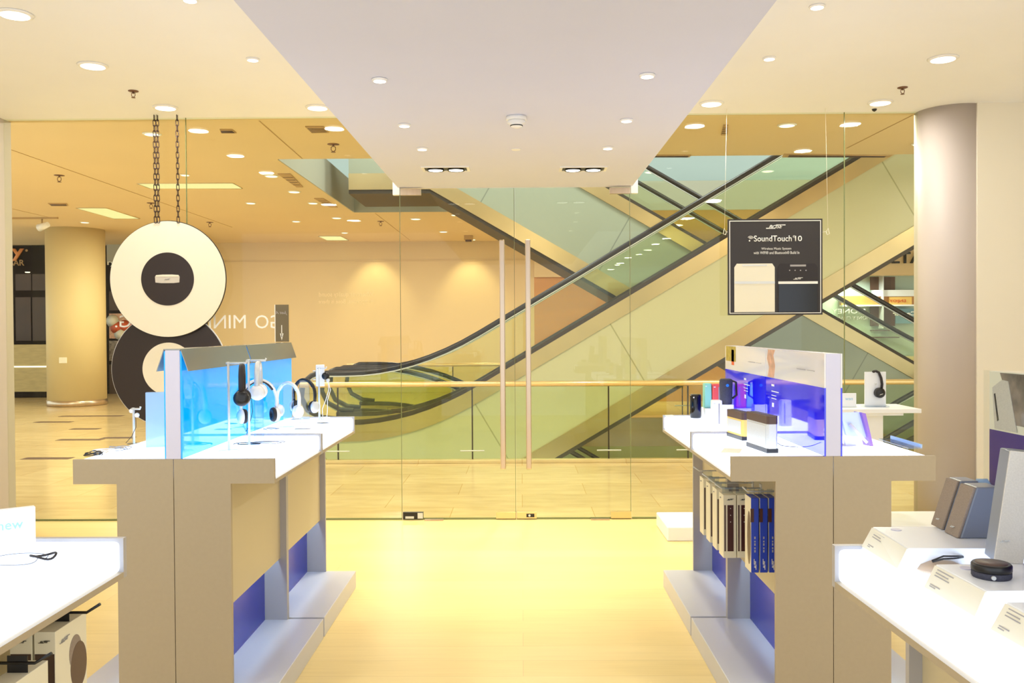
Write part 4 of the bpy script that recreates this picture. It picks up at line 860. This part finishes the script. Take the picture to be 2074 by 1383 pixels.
def soundbox(label, loc, rz, face, side, top, Lb, Hb, Db):
    t = thing('bluetooth_speaker', label, 'speaker', loc, rz); c_ = 0.008
    MB().prism([(-Db/2, c_), (-Db/2 + c_, 0), (Db/2 - c_, 0), (Db/2, c_), (Db/2, Lb - c_), (Db/2 - c_, Lb), (-Db/2 + c_, Lb), (-Db/2, Lb - c_)], 'z', 0.018, Hb - 0.034).build('body', side, t)
    bx(-Db/2 - 0.002, -Db/2, c_ + 0.01, Lb - c_ - 0.01, 0.028, Hb - 0.042).build('grille', face, t)
    MB().prism([(-Db/2 - 0.001, c_), (-Db/2 + c_, -0.001), (Db/2 - c_, -0.001), (Db/2 + 0.001, c_), (Db/2 + 0.001, Lb - c_), (Db/2 - c_, Lb), (-Db/2 + c_, Lb), (-Db/2 - 0.001, Lb - c_)], 'z', Hb - 0.034, Hb).build('top_cap', top, t)
    bx(-Db/2 + 0.008, Db/2 - 0.008, 0.03, Lb - 0.03, Hb, Hb + 0.0015).build('button_strip', M['black'], t)
    bx(-Db/2 - 0.002, Db/2 + 0.002, 0.002, Lb - 0.004, 0, 0.018).build('charging_base', M['black'], t)
    return t
p = onT(1568, 919); soundbox('silver speaker with brown top and dark base on the right counter', (p[0], p[1] + 0.02, Z), R(7), M['silver'], M['silver'], M['brown_top'], 0.24, 0.155, 0.046)
p = onT(1527, 897); soundbox('speaker in yellow cover standing behind the silver one', (p[0] - 0.01, p[1] + 0.09, Z), R(8), M['silver'], M['yellow_cover'], M['brown_top'], 0.2, 0.13, 0.042)
def cardtag(label, px, py, rz, w_=0.075, d_=0.05):
    p = onT(px, py); t = thing('price_tag', label, 'price tag', p, rz)
    MB().prism([(-d_/2, 0), (d_/2, 0), (d_/2, 0.012)], 'x', -w_/2, w_/2).build('wedge', M['acrylic'], t)
    a_ = math.atan(0.012 / d_); o = bx(-w_/2 + 0.004, w_/2 - 0.004, -d_/2 + 0.003, d_/2 - 0.003, 0, 0.0015).build('card', M['cream_p'], t); o.rotation_euler.x = a_; o.location = (0, 0, 0.0065)
cardtag('sloping price tag in front of the silver speaker', 1482, 916, R(-25), 0.085, 0.07); cardtag('small price tag at the far aisle corner of the right counter', 1357, 845, R(20), 0.06, 0.04)
q_ = onT(1600, 905); wire([(q_[0] - 0.06, q_[1] - 0.0, Z + 0.02), (q_[0] - 0.03, q_[1] + 0.02, Z + 0.003), (q_[0], q_[1], Z + 0.002), (q_[0] + 0.03, q_[1] - 0.02, Z + 0.002)], 0.0015, M['black'], 'short black cable behind the silver speaker')
# right counter, outer side
p = onT(1752, 905); t = thing('tablet_stand', 'tilted white tablet panel with purple edge on the outer side of the right counter', 'display', (p[0] + 0.03, p[1] + 0.05, Z), R(12))
sl = 0.045
MB().prism([(-0.105, 0.0), (-0.05, 0.0), (-0.098, 0.145), (-0.145, 0.145)], 'y', 0.0, 0.008).build('back_plate', M['opal'], t)
MB().prism([(-0.002, 0), (0.010, 0), (-0.028, 0.145), (-0.048, 0.15)], 'y', -0.03, 0.03).build('purple_edge', mat('lilac_purple_plastic', (150, 110, 190), 0.4), t)
MB().prism([(-0.14, 0.15), (-0.046, 0.15), (-0.004, 0.035), (-0.11, 0.05)], 'y', -0.012, -0.004).build('screen', mat('pale_blue_screen', (206, 218, 244), 0.2), t)
MB().tube([(-0.10, -0.02, 0.10), (-0.04, -0.06, 0.02)], [0.008, 0.006], 12).build('pen', M['white_p'], t); MB().lathe([(0.05, 0), (0.05, 0.004)], 30, (-0.1, 0.02, 0)).build('round_base', M['lilac'], t)
p = onT(1845, 908); t = thing('acrylic_tray', 'low clear tray on the outer corner of the right counter', 'tray', (p[0], p[1], Z), R(0)); bx(-0.02, 0.04, -0.02, 0.3, 0, 0.006).build('plate', M['acrylic'], t); bx(0.034, 0.04, -0.02, 0.3, 0.006, 0.02).build('rim', M['frost'], t)
q_ = onT(1708, 872); tag(bx(q_[0] - 0.01, q_[0] + 0.02, q_[1], q_[1] + 0.02, Z, Z + 0.07).build('small_device', M['charcoal']), 'small dark device between the divider and the tilted tablet', 'device')

# window platform and pedestal
tag(bx(at(1350, 1069, 6.55).x, 3.35, 6.52, 7.05, 0, 0.105).build('window_platform', M['opal'], bevel=0.008), 'low white platform along the right shop window', 'platform')
YP = 6.75; zt = at(1800, 823, YP).z
t = thing('pedestal_table', 'white stepped pedestal table behind the right counter', 'pedestal', (at(1742, 830, YP).x, YP, 0.105))
w0 = at(1840, 830, YP).x - t.location.x; w1 = at(1808, 830, YP).x - t.location.x; w2 = at(1778, 830, YP).x - t.location.x
bx(-w0 * 0.9, w0, -0.22, 0.22, zt - 0.105 - 0.03, zt - 0.105).build('table_top', M['opal'], t, 0.002); bx(-w1, w1, -0.19, 0.19, zt - 0.105 - 0.05, zt - 0.105 - 0.03).build('lower_step', M['opal'], t); bx(-w2, w2, -0.1, 0.1, 0, zt - 0.105 - 0.05).build('column', M['opal'], t, 0.002)
a, b = at(1751, 753, YP), at(1794, 823, YP); xm = (a.x + b.x) / 2; W3 = (b.x - a.x) / 2
t = thing('headphone_display_panel', 'white upright headphone display panel on the pedestal', 'display stand', (xm, YP, zt))
bx(-W3, W3, -0.006, 0.006, 0.0, a.z - zt).build('panel', M['opal'], t, 0.002); bx(-W3 - 0.02, W3, -0.07, 0.03, 0, 0.012).build('foot', M['acrylic'], t)
MB().lathe([(0.006, -0.02), (0.006, -0.006)], 12, (0, 0, 0.17), axis='y').build('peg', M['silver'], t)
t = thing('headphones', 'black headphones hanging on the white panel of the pedestal', 'headphones', (xm, YP - 0.02, zt + 0.0))
MB().tube([(-0.02, 0.0, 0.262), (0.0, 0.012, 0.268), (0.02, 0, 0.255), (0.035, -0.005, 0.215), (0.04, -0.01, 0.17), (0.035, -0.015, 0.14)], 0.009, 10, flat=1.5).build('headband', M['black_soft'], t)
c_ = MB().lathe([(0.01, -0.035), (0.03, -0.033), (0.038, -0.022), (0.038, -0.008), (0.032, 0)], 28, (0.022, 0, 0.105), axis='y').build('ear_cup', M['black'], t); logo(c_, (0.025, -0.036, 0.095), (1, 0, 0.2), (-0.2, 0, 1), 0.03, M['txt_white'])
MB().lathe([(0.034, 0.0), (0.038, 0.005), (0.03, 0.012)], 28, (0.022, 0, 0.105), axis='y').build('ear_cushion', M['black_soft'], t)
q = at(1716, 825, YP - 0.05); acrylic_sign('cream sign with mirrored word new on the pedestal', (q.x, YP - 0.05, zt), 0.13, 0.105, 0, 'new', M['opal'], mirror=True)

# hanging boxes under the right counter
def hang_box(label, x0, x1, y0, y1, z0, z1, kind, group):
    t = thing('hanging_box', label, 'box', ((x0 + x1) / 2, y0, z0), 0, group); w_ = x1 - x0; d_ = y1 - y0; h_ = z1 - z0
    if kind == 'blue':
        bx(-w_/2, w_/2, 0, d_, 0, h_).build('carton', M['box_blue'], t, 0.001)
        bx(-w_/2 - 0.0015, -w_/2, 0.002, d_, 0, h_).build('white_face', M['box_white'], t)
        MB().prism([(0.03 + 0.028 * math.cos(a) , h_ * 0.45 + h_ * 0.36 * math.sin(a)) for a in [2 * PI * i / 20 for i in range(20)]], 'x', -w_/2 - 0.0025, -w_/2 - 0.0015).build('product_picture', M['brown_top'], t)
        logo(t, (0, -0.001, 0.035), (0, 0, 1), (-1, 0, 0), 0.045, M['txt_white']); [bx(-0.003, 0.002, -0.001, 0, 0.085 + 0.014 * i, 0.085 + 0.014 * i + (0.007 if i % 2 else 0.01)).build('print_mark', M['txt_grey'], t) for i in range(5)]
        bx(-w_/2 - 0.003, -w_/2 + 0.01, -0.004, 0.001, h_ * 0.68, h_ * 0.86).build('dark_tab', M['box_dark'], t)
    else:
        bx(-w_/2, w_/2, 0, d_, 0, h_).build('carton', M['box_white'], t, 0.001)
        bx(-w_/2 + 0.018, w_/2 - 0.012, -0.0012, 0, 0.03, h_ - 0.045).build('dark_window', M['box_dark'], t)
        bx(-w_/2 + 0.004, -w_/2 + 0.011, -0.0012, 0, 0.03, h_ - 0.045).build('dark_stripe', M['brown_top'], t)
        logo(t, (0.002, -0.001, h_ - 0.02), (1, 0, 0), (0, 0, 1), w_ * 0.55, M['txt_black'])
        logo(t, (-w_/2 - 0.001, d_ * 0.6, h_ - 0.02), (0, -1, 0), (0, 0, 1), 0.03, M['txt_grey'])
        for i in range(3): MB().lathe([(0.002, -0.002), (0.002, -0.001)], 8, (0.003, 0, h_ - 0.06 - 0.03 * i), axis='y').build('print_dot', M['txt_white'], t)
    bx(-w_/2 + 0.004, w_/2 - 0.004, d_ * 0.45, d_ * 0.45 + 0.002, h_, h_ + 0.03).build('hang_tab', M['acrylic'], t)
    return t
for i, (x, lb) in enumerate(((0.955, 'blue headset box nearest the aisle, front row'), (0.992, 'middle blue headset box of the front row'), (1.029, 'innermost blue headset box, beside the end panel'))):
    hang_box(lb, x, x + 0.031, 3.75, 3.85, 0.526, 0.838, 'blue', 'blue boxes hanging under the right counter')
for i, (x, y, lb) in enumerate(((0.895, 4.00, 'front white speaker box with dark window, hanging nearest the aisle'), (0.956, 4.00, 'white box behind the blue ones on the same hook as the front white box'), (0.895, 4.14, 'second white box back along the aisle side'), (0.895, 4.285, 'third white box back along the aisle side'), (0.895, 4.44, 'farthest white box, next to the far unit'))):
    hang_box(lb, x, x + 0.057, y, y + 0.09, 0.524, 0.805, 'white', 'white boxes hanging under the right counter')
def hook(label, x0, x1, y, z, s, m=None):
    t = thing('display_hook', label, 'hook', (x0, y, z)); d = x1 - x0
    MB().tube([(0, 0, 0), (d * 0.86, 0, 0), (d, 0, 0.02)], 0.0035, 8).build('rod', m or M['silver'], t); bx(-0.004 if d > 0 else 0.0, 0.0 if d > 0 else 0.004, -0.015, 0.015, -0.02, 0.02).build('back_plate', m or M['silver'], t)
hook('silver hook holding the blue boxes', RC - 0.179, 0.93, 3.797, 0.858, -1)
for y, lb in ((4.056, 'silver hook through the two front white boxes'), (4.196, 'silver hook of the second white box'), (4.341, 'silver hook of the third white box'), (4.56, 'silver hook of the farthest white box')): hook(lb, RC - 0.179, 0.87, y, 0.825, -1)

# hanging boxes under the near left counter
def white_box(label, x0, x1, y0, y1, z0, z1, group='boxes under the near left counter'):
    t = thing('hanging_box', label, 'box', ((x0 + x1) / 2, y0, z0), 0, group); w_, d_, h_ = x1 - x0, y1 - y0, z1 - z0
    bx(-w_/2, w_/2, 0, d_, 0, h_).build('carton', M['box_white'], t, 0.001)
    bx(-w_/2 + 0.002, w_/2 - 0.002, -0.0012, 0, 0.0, h_ - 0.05).build('dark_window', M['shop_brown'], t)
    logo(t, (0, -0.002, h_ - 0.022), (1, 0, 0), (0, 0, 1), w_ * 0.55, M['txt_black']); logo(t, (w_/2 + 0.001, d_ * 0.28, h_ - 0.03), (0, 1, 0), (0, 0, 1), d_ * 0.3, M['txt_grey'])
    pm = MB().prism([(d_ * 0.72 + d_ * 0.26 * math.cos(a), h_ * 0.62 + 0.055 * math.sin(a)) for a in [2 * PI * i / 28 for i in range(28)]], 'x', w_/2, w_/2 + 0.0012).build('product_picture', M['brown_top'], t)
    MB().prism([(d_ * 0.62 + d_ * 0.2 * math.cos(a), h_ * 0.74 + 0.04 * math.sin(a)) for a in [2 * PI * i / 28 for i in range(28)]], 'x', w_/2, w_/2 + 0.0008).build('second_picture', M['taupe_cloth'], t)
    bx(-w_/2 + 0.005, w_/2 - 0.005, d_ * 0.5, d_ * 0.5 + 0.002, h_, h_ + 0.035).build('hang_tab', M['black'], t)
white_box('front white box with round brown picture, under the near left counter', -1.10, -1.052, 2.0, 2.145, 0.58, 0.875)
white_box('white box behind the front one on the long black hook', -1.155, -1.105, 2.0, 2.145, 0.58, 0.875)
white_box('lower white box nearest the camera under the near left counter', -1.062, -1.010, 1.75, 1.89, 0.56, 0.852)
hook('long black hook above the front white box at lower left', LC + 0.2 + 0.001, -0.985, 2.075, 0.895, 1, M['black'])
hook('second black hook in front, cut by the left edge', LC + 0.2 + 0.001, -0.965, 1.82, 0.872, 1, M['black'])
# on the near left counter
p = onT(30, 1117); acrylic_sign('pale sign reading new on the near left counter', (p[0] - 0.035, p[1] + 0.02, Z), 0.13, 0.098, R(38), 'new', M['opal'], th=0.02)
p = onT(93, 1131); wire([(p[0] + 0.028 * math.cos(a) * (1 - 0.25 * math.cos(a)), p[1] + 0.02 * math.sin(a), Z + 0.006 + 0.004 * math.sin(2 * a)) for a in [2 * PI * 2 * i / 40 for i in range(41)]], 0.0028, M['black_soft'], 'dark tether loop lying on the near left counter')
p = onT(20, 1135); wire(loopy(p[0], p[1], Z + 0.002, 0.07, 0.06, 1.1, 40, 0.15, 31), 0.0012, M['greyblue'], 'thin grey cable ring around the dark loop')

# near right counter items
def riser_tag(label, c, lw=0.2, d_=0.12, h_=0.05):
    # c: four picture corners of the sloping card (top-left, top-right, bottom-right, bottom-left)
    A = atz(*c[0], Z + h_); B = atz(*c[1], Z + h_); C_ = atz(*c[2], Z + 0.006); D = atz(*c[3], Z + 0.006)
    t = thing('tag_riser', label, 'riser', (A.x, A.y, Z)); o = Vector((A.x, A.y, Z)); A, B, C_, D = [v - o for v in (A, B, C_, D)]
    ex = (B - A).normalized(); n = Vector((0, 0, 1)).cross(ex).normalized()
    if n.x < 0: n = -n
    mb = MB(); E, F_ = A + n * d_, B + n * d_; G, H = Vector((E.x, E.y, 0)), Vector((F_.x, F_.y, 0)); D0_, C0_ = Vector((D.x, D.y, 0)), Vector((C_.x, C_.y, 0))
    V = [mb.v(p_) for p_ in (A, B, C0_, D0_, E, F_, H, G)]
    for f in ((0, 1, 2, 3), (0, 4, 5, 1), (4, 7, 6, 5), (3, 2, 6, 7), (0, 3, 7, 4), (1, 5, 6, 2)): mb.bm.faces.new([V[i] for i in f])
    mb.build('riser_block', M['opal'], t)
    nn = (B - A).cross(D0_ - A).normalized()
    if nn.x > 0: nn = -nn
    k = 0.0015; q4 = [A + (D0_ - A) * 0.05 , B + (C0_ - B) * 0.05, B + (C0_ - B) * 0.93, A + (D0_ - A) * 0.93]
    mb = MB(); V0 = [mb.v(p_ + nn * 0.0005) for p_ in q4]; V1 = [mb.v(p_ + nn * 0.0025) for p_ in q4]
    mb.bm.faces.new(V0); mb.bm.faces.new(V1)
    for i in range(4): mb.bm.faces.new([V0[i], V0[(i+1) % 4], V1[(i+1) % 4], V1[i]])
    card = mb.build('card', M['cream_p'], t)
    up_ = (A - D0_).normalized(); ctr = sum(q4, Vector()) / 4
    for f1, wf in ((0.32, 0.34), (0.2, 0.26), (0.1, 0.3), (-0.25, 0.2), (-0.32, 0.12)):
        Wd, Hd = (B - A).length, (A - D0_).length; o0 = ctr - ex * Wd * 0.42 + up_ * Hd * f1 + nn * 0.003; mb = MB()
        V0 = [mb.v(o0 + ex * a_ + up_ * b_) for a_, b_ in ((0, 0), (Wd * wf, 0), (Wd * wf, 0.0022), (0, 0.0022))]; V1 = [mb.v(o0 + ex * a_ + up_ * b_ + nn * 0.0004) for a_, b_ in ((0, 0), (Wd * wf, 0), (Wd * wf, 0.0022), (0, 0.0022))]
        mb.bm.faces.new(V0); mb.bm.faces.new(V1)
        for i in range(4): mb.bm.faces.new([V0[i], V0[(i+1) % 4], V1[(i+1) % 4], V1[i]])
        mb.build('print_line', M['txt_grey'], card)
    return t, A, B, n
riser_tag('white riser with sloping card under the paired grey speakers', ((1769, 1067), (1840, 1110), (1818, 1150), (1745, 1105)), d_=0.27)
riser_tag('white riser with sloping card in front of the black puck', ((1897, 1143), (1999, 1197), (1975, 1247), (1872, 1187)), d_=0.22)
riser_tag('white riser with sloping card nearest the camera at lower right', ((2040, 1220), (2150, 1278), (2128, 1340), (2006, 1272)), d_=0.2)
RT = Z + 0.05
def desk_speaker(label, x, y, d_, wb, wt, h_, lean, face, side, rz=0, z=RT):
    t = thing('desk_speaker', label, 'speaker', (x, y, z), rz)
    MB().prism([(0.006, 0), (wb, 0), (lean + wt, h_), (lean + 0.006, h_)], 'y', 0, d_).build('cabinet', side, t, 0.004)
    MB().prism([(0, 0.001), (0.007, 0.001), (lean + 0.007, h_ - 0.001), (lean, h_ - 0.001)], 'y', 0.0015, d_ - 0.0015).build('front_grille', face, t, 0.002)
    nx = Vector((-h_, 0, lean)).normalized(); upv = Vector((lean, 0, h_)).normalized()
    logo(t, Vector((lean * 0.17, d_ * 0.5, h_ * 0.17)) + nx * 0.002, (0, -1, 0), upv, d_ * 0.3, M['silver'])
    return t
q = atz(1939, 1091, RT); desk_speaker('front one of the paired taupe desk speakers, grey-blue side showing', q.x, q.y, 0.065, 0.082, 0.062, 0.115, 0.037, M['taupe_cloth'], M['greyblue'])
q2 = atz(1906, 1073, RT); desk_speaker('rear one of the paired taupe desk speakers', q2.x, q.y + 0.085, 0.06, 0.07, 0.05, 0.115, 0.037, M['taupe_cloth'], M['greyblue'])
q = atz(2012, 1140, RT); t = thing('desk_speaker', 'tall light grey desk speaker at the right edge', 'speaker', (q.x, q.y, RT), R(-12))
MB().prism([(0, 0), (0.055, 0), (0.03 + 0.055, 0.222), (0.03, 0.227)], 'y', 0.0, 0.004).build('front_grille', M['lightgrey'], t, 0.002)
MB().prism([(0.003, 0), (0.05, 0), (0.03 + 0.05, 0.22), (0.033, 0.224)], 'y', 0.004, 0.075).build('cabinet', M['greyblue'], t, 0.003); logo(t, (0.02, -0.0015, 0.045), (1, 0, 0), (0, 0, 1), 0.02, M['silver'])
q = atz(2008, 1168, RT); t = thing('control_puck', 'black round control puck on the middle riser', 'control', (q.x, q.y, RT))
MB().lathe([(0.033, 0), (0.035, 0.003), (0.035, 0.011), (0.034, 0.012)], 40).build('base_ring', M['charcoal'], t); MB().lathe([(0.034, 0.012), (0.0355, 0.014), (0.0355, 0.024), (0.033, 0.027)], 40).build('dial', M['black'], t); MB().lathe([(0.001, 0.0275), (0.028, 0.028), (0.029, 0.026)], 40).build('top_disc', M['brown_top'], t); MB().lathe([(0.004, -0.037), (0.004, -0.033)], 12, (-0.014, 0, 0.007), axis='y').build('jack_socket', M['silver'], t)
q = atz(1908, 1158, Z + 0.0); t = thing('computer_mouse', 'cream mouse-shaped device with cable between the risers', 'device', (q.x, q.y, Z), R(-20))
mb = MB(); mb.M = Matrix.Diagonal((1, 0.6, 0.5, 1)); mb.lathe([(0.001, 0.05), (0.025, 0.046), (0.045, 0.03), (0.052, 0.01), (0.05, 0)], 30); mb.build('shell', mat('tan_mouse_plastic', (190, 166, 140), 0.4), t)
for k in (0, 1): MB().tube([(-0.02, -0.02 + 0.01 * k, 0.025), (0.0, -0.03, 0.035 + 0.006 * k), (0.03, 0.0, 0.032 + 0.004 * k), (0.05, 0.03, 0.03)], 0.002, 6).build('cable', M['black'], t)
for (px, py), lb in (((1815, 1073), 'small round lilac mark on the riser of the paired speakers'), ((1957, 1151), 'small round mark beside the black puck')):
    q = atz(px, py, RT); tag(MB().lathe([(0.012, 0), (0.012, 0.0015)], 24, (q.x, q.y, RT)).build('round_sticker', M['lilac']), lb, 'sticker')
q = atz(1985, 1000, Z + 0.1); t = thing('earphone_case', 'clear rounded plastic case behind the paired speakers', 'case', (q2.x + 0.085, q2.y + 0.02, RT), 0); MB().tube([(0, 0, 0), (0, 0, 0.095), (0.01, 0, 0.11), (0.03, 0, 0.11), (0.04, 0, 0.095), (0.04, 0, 0)], 0.005, 8, flat=1.4).build('shell', M['frost'], t)
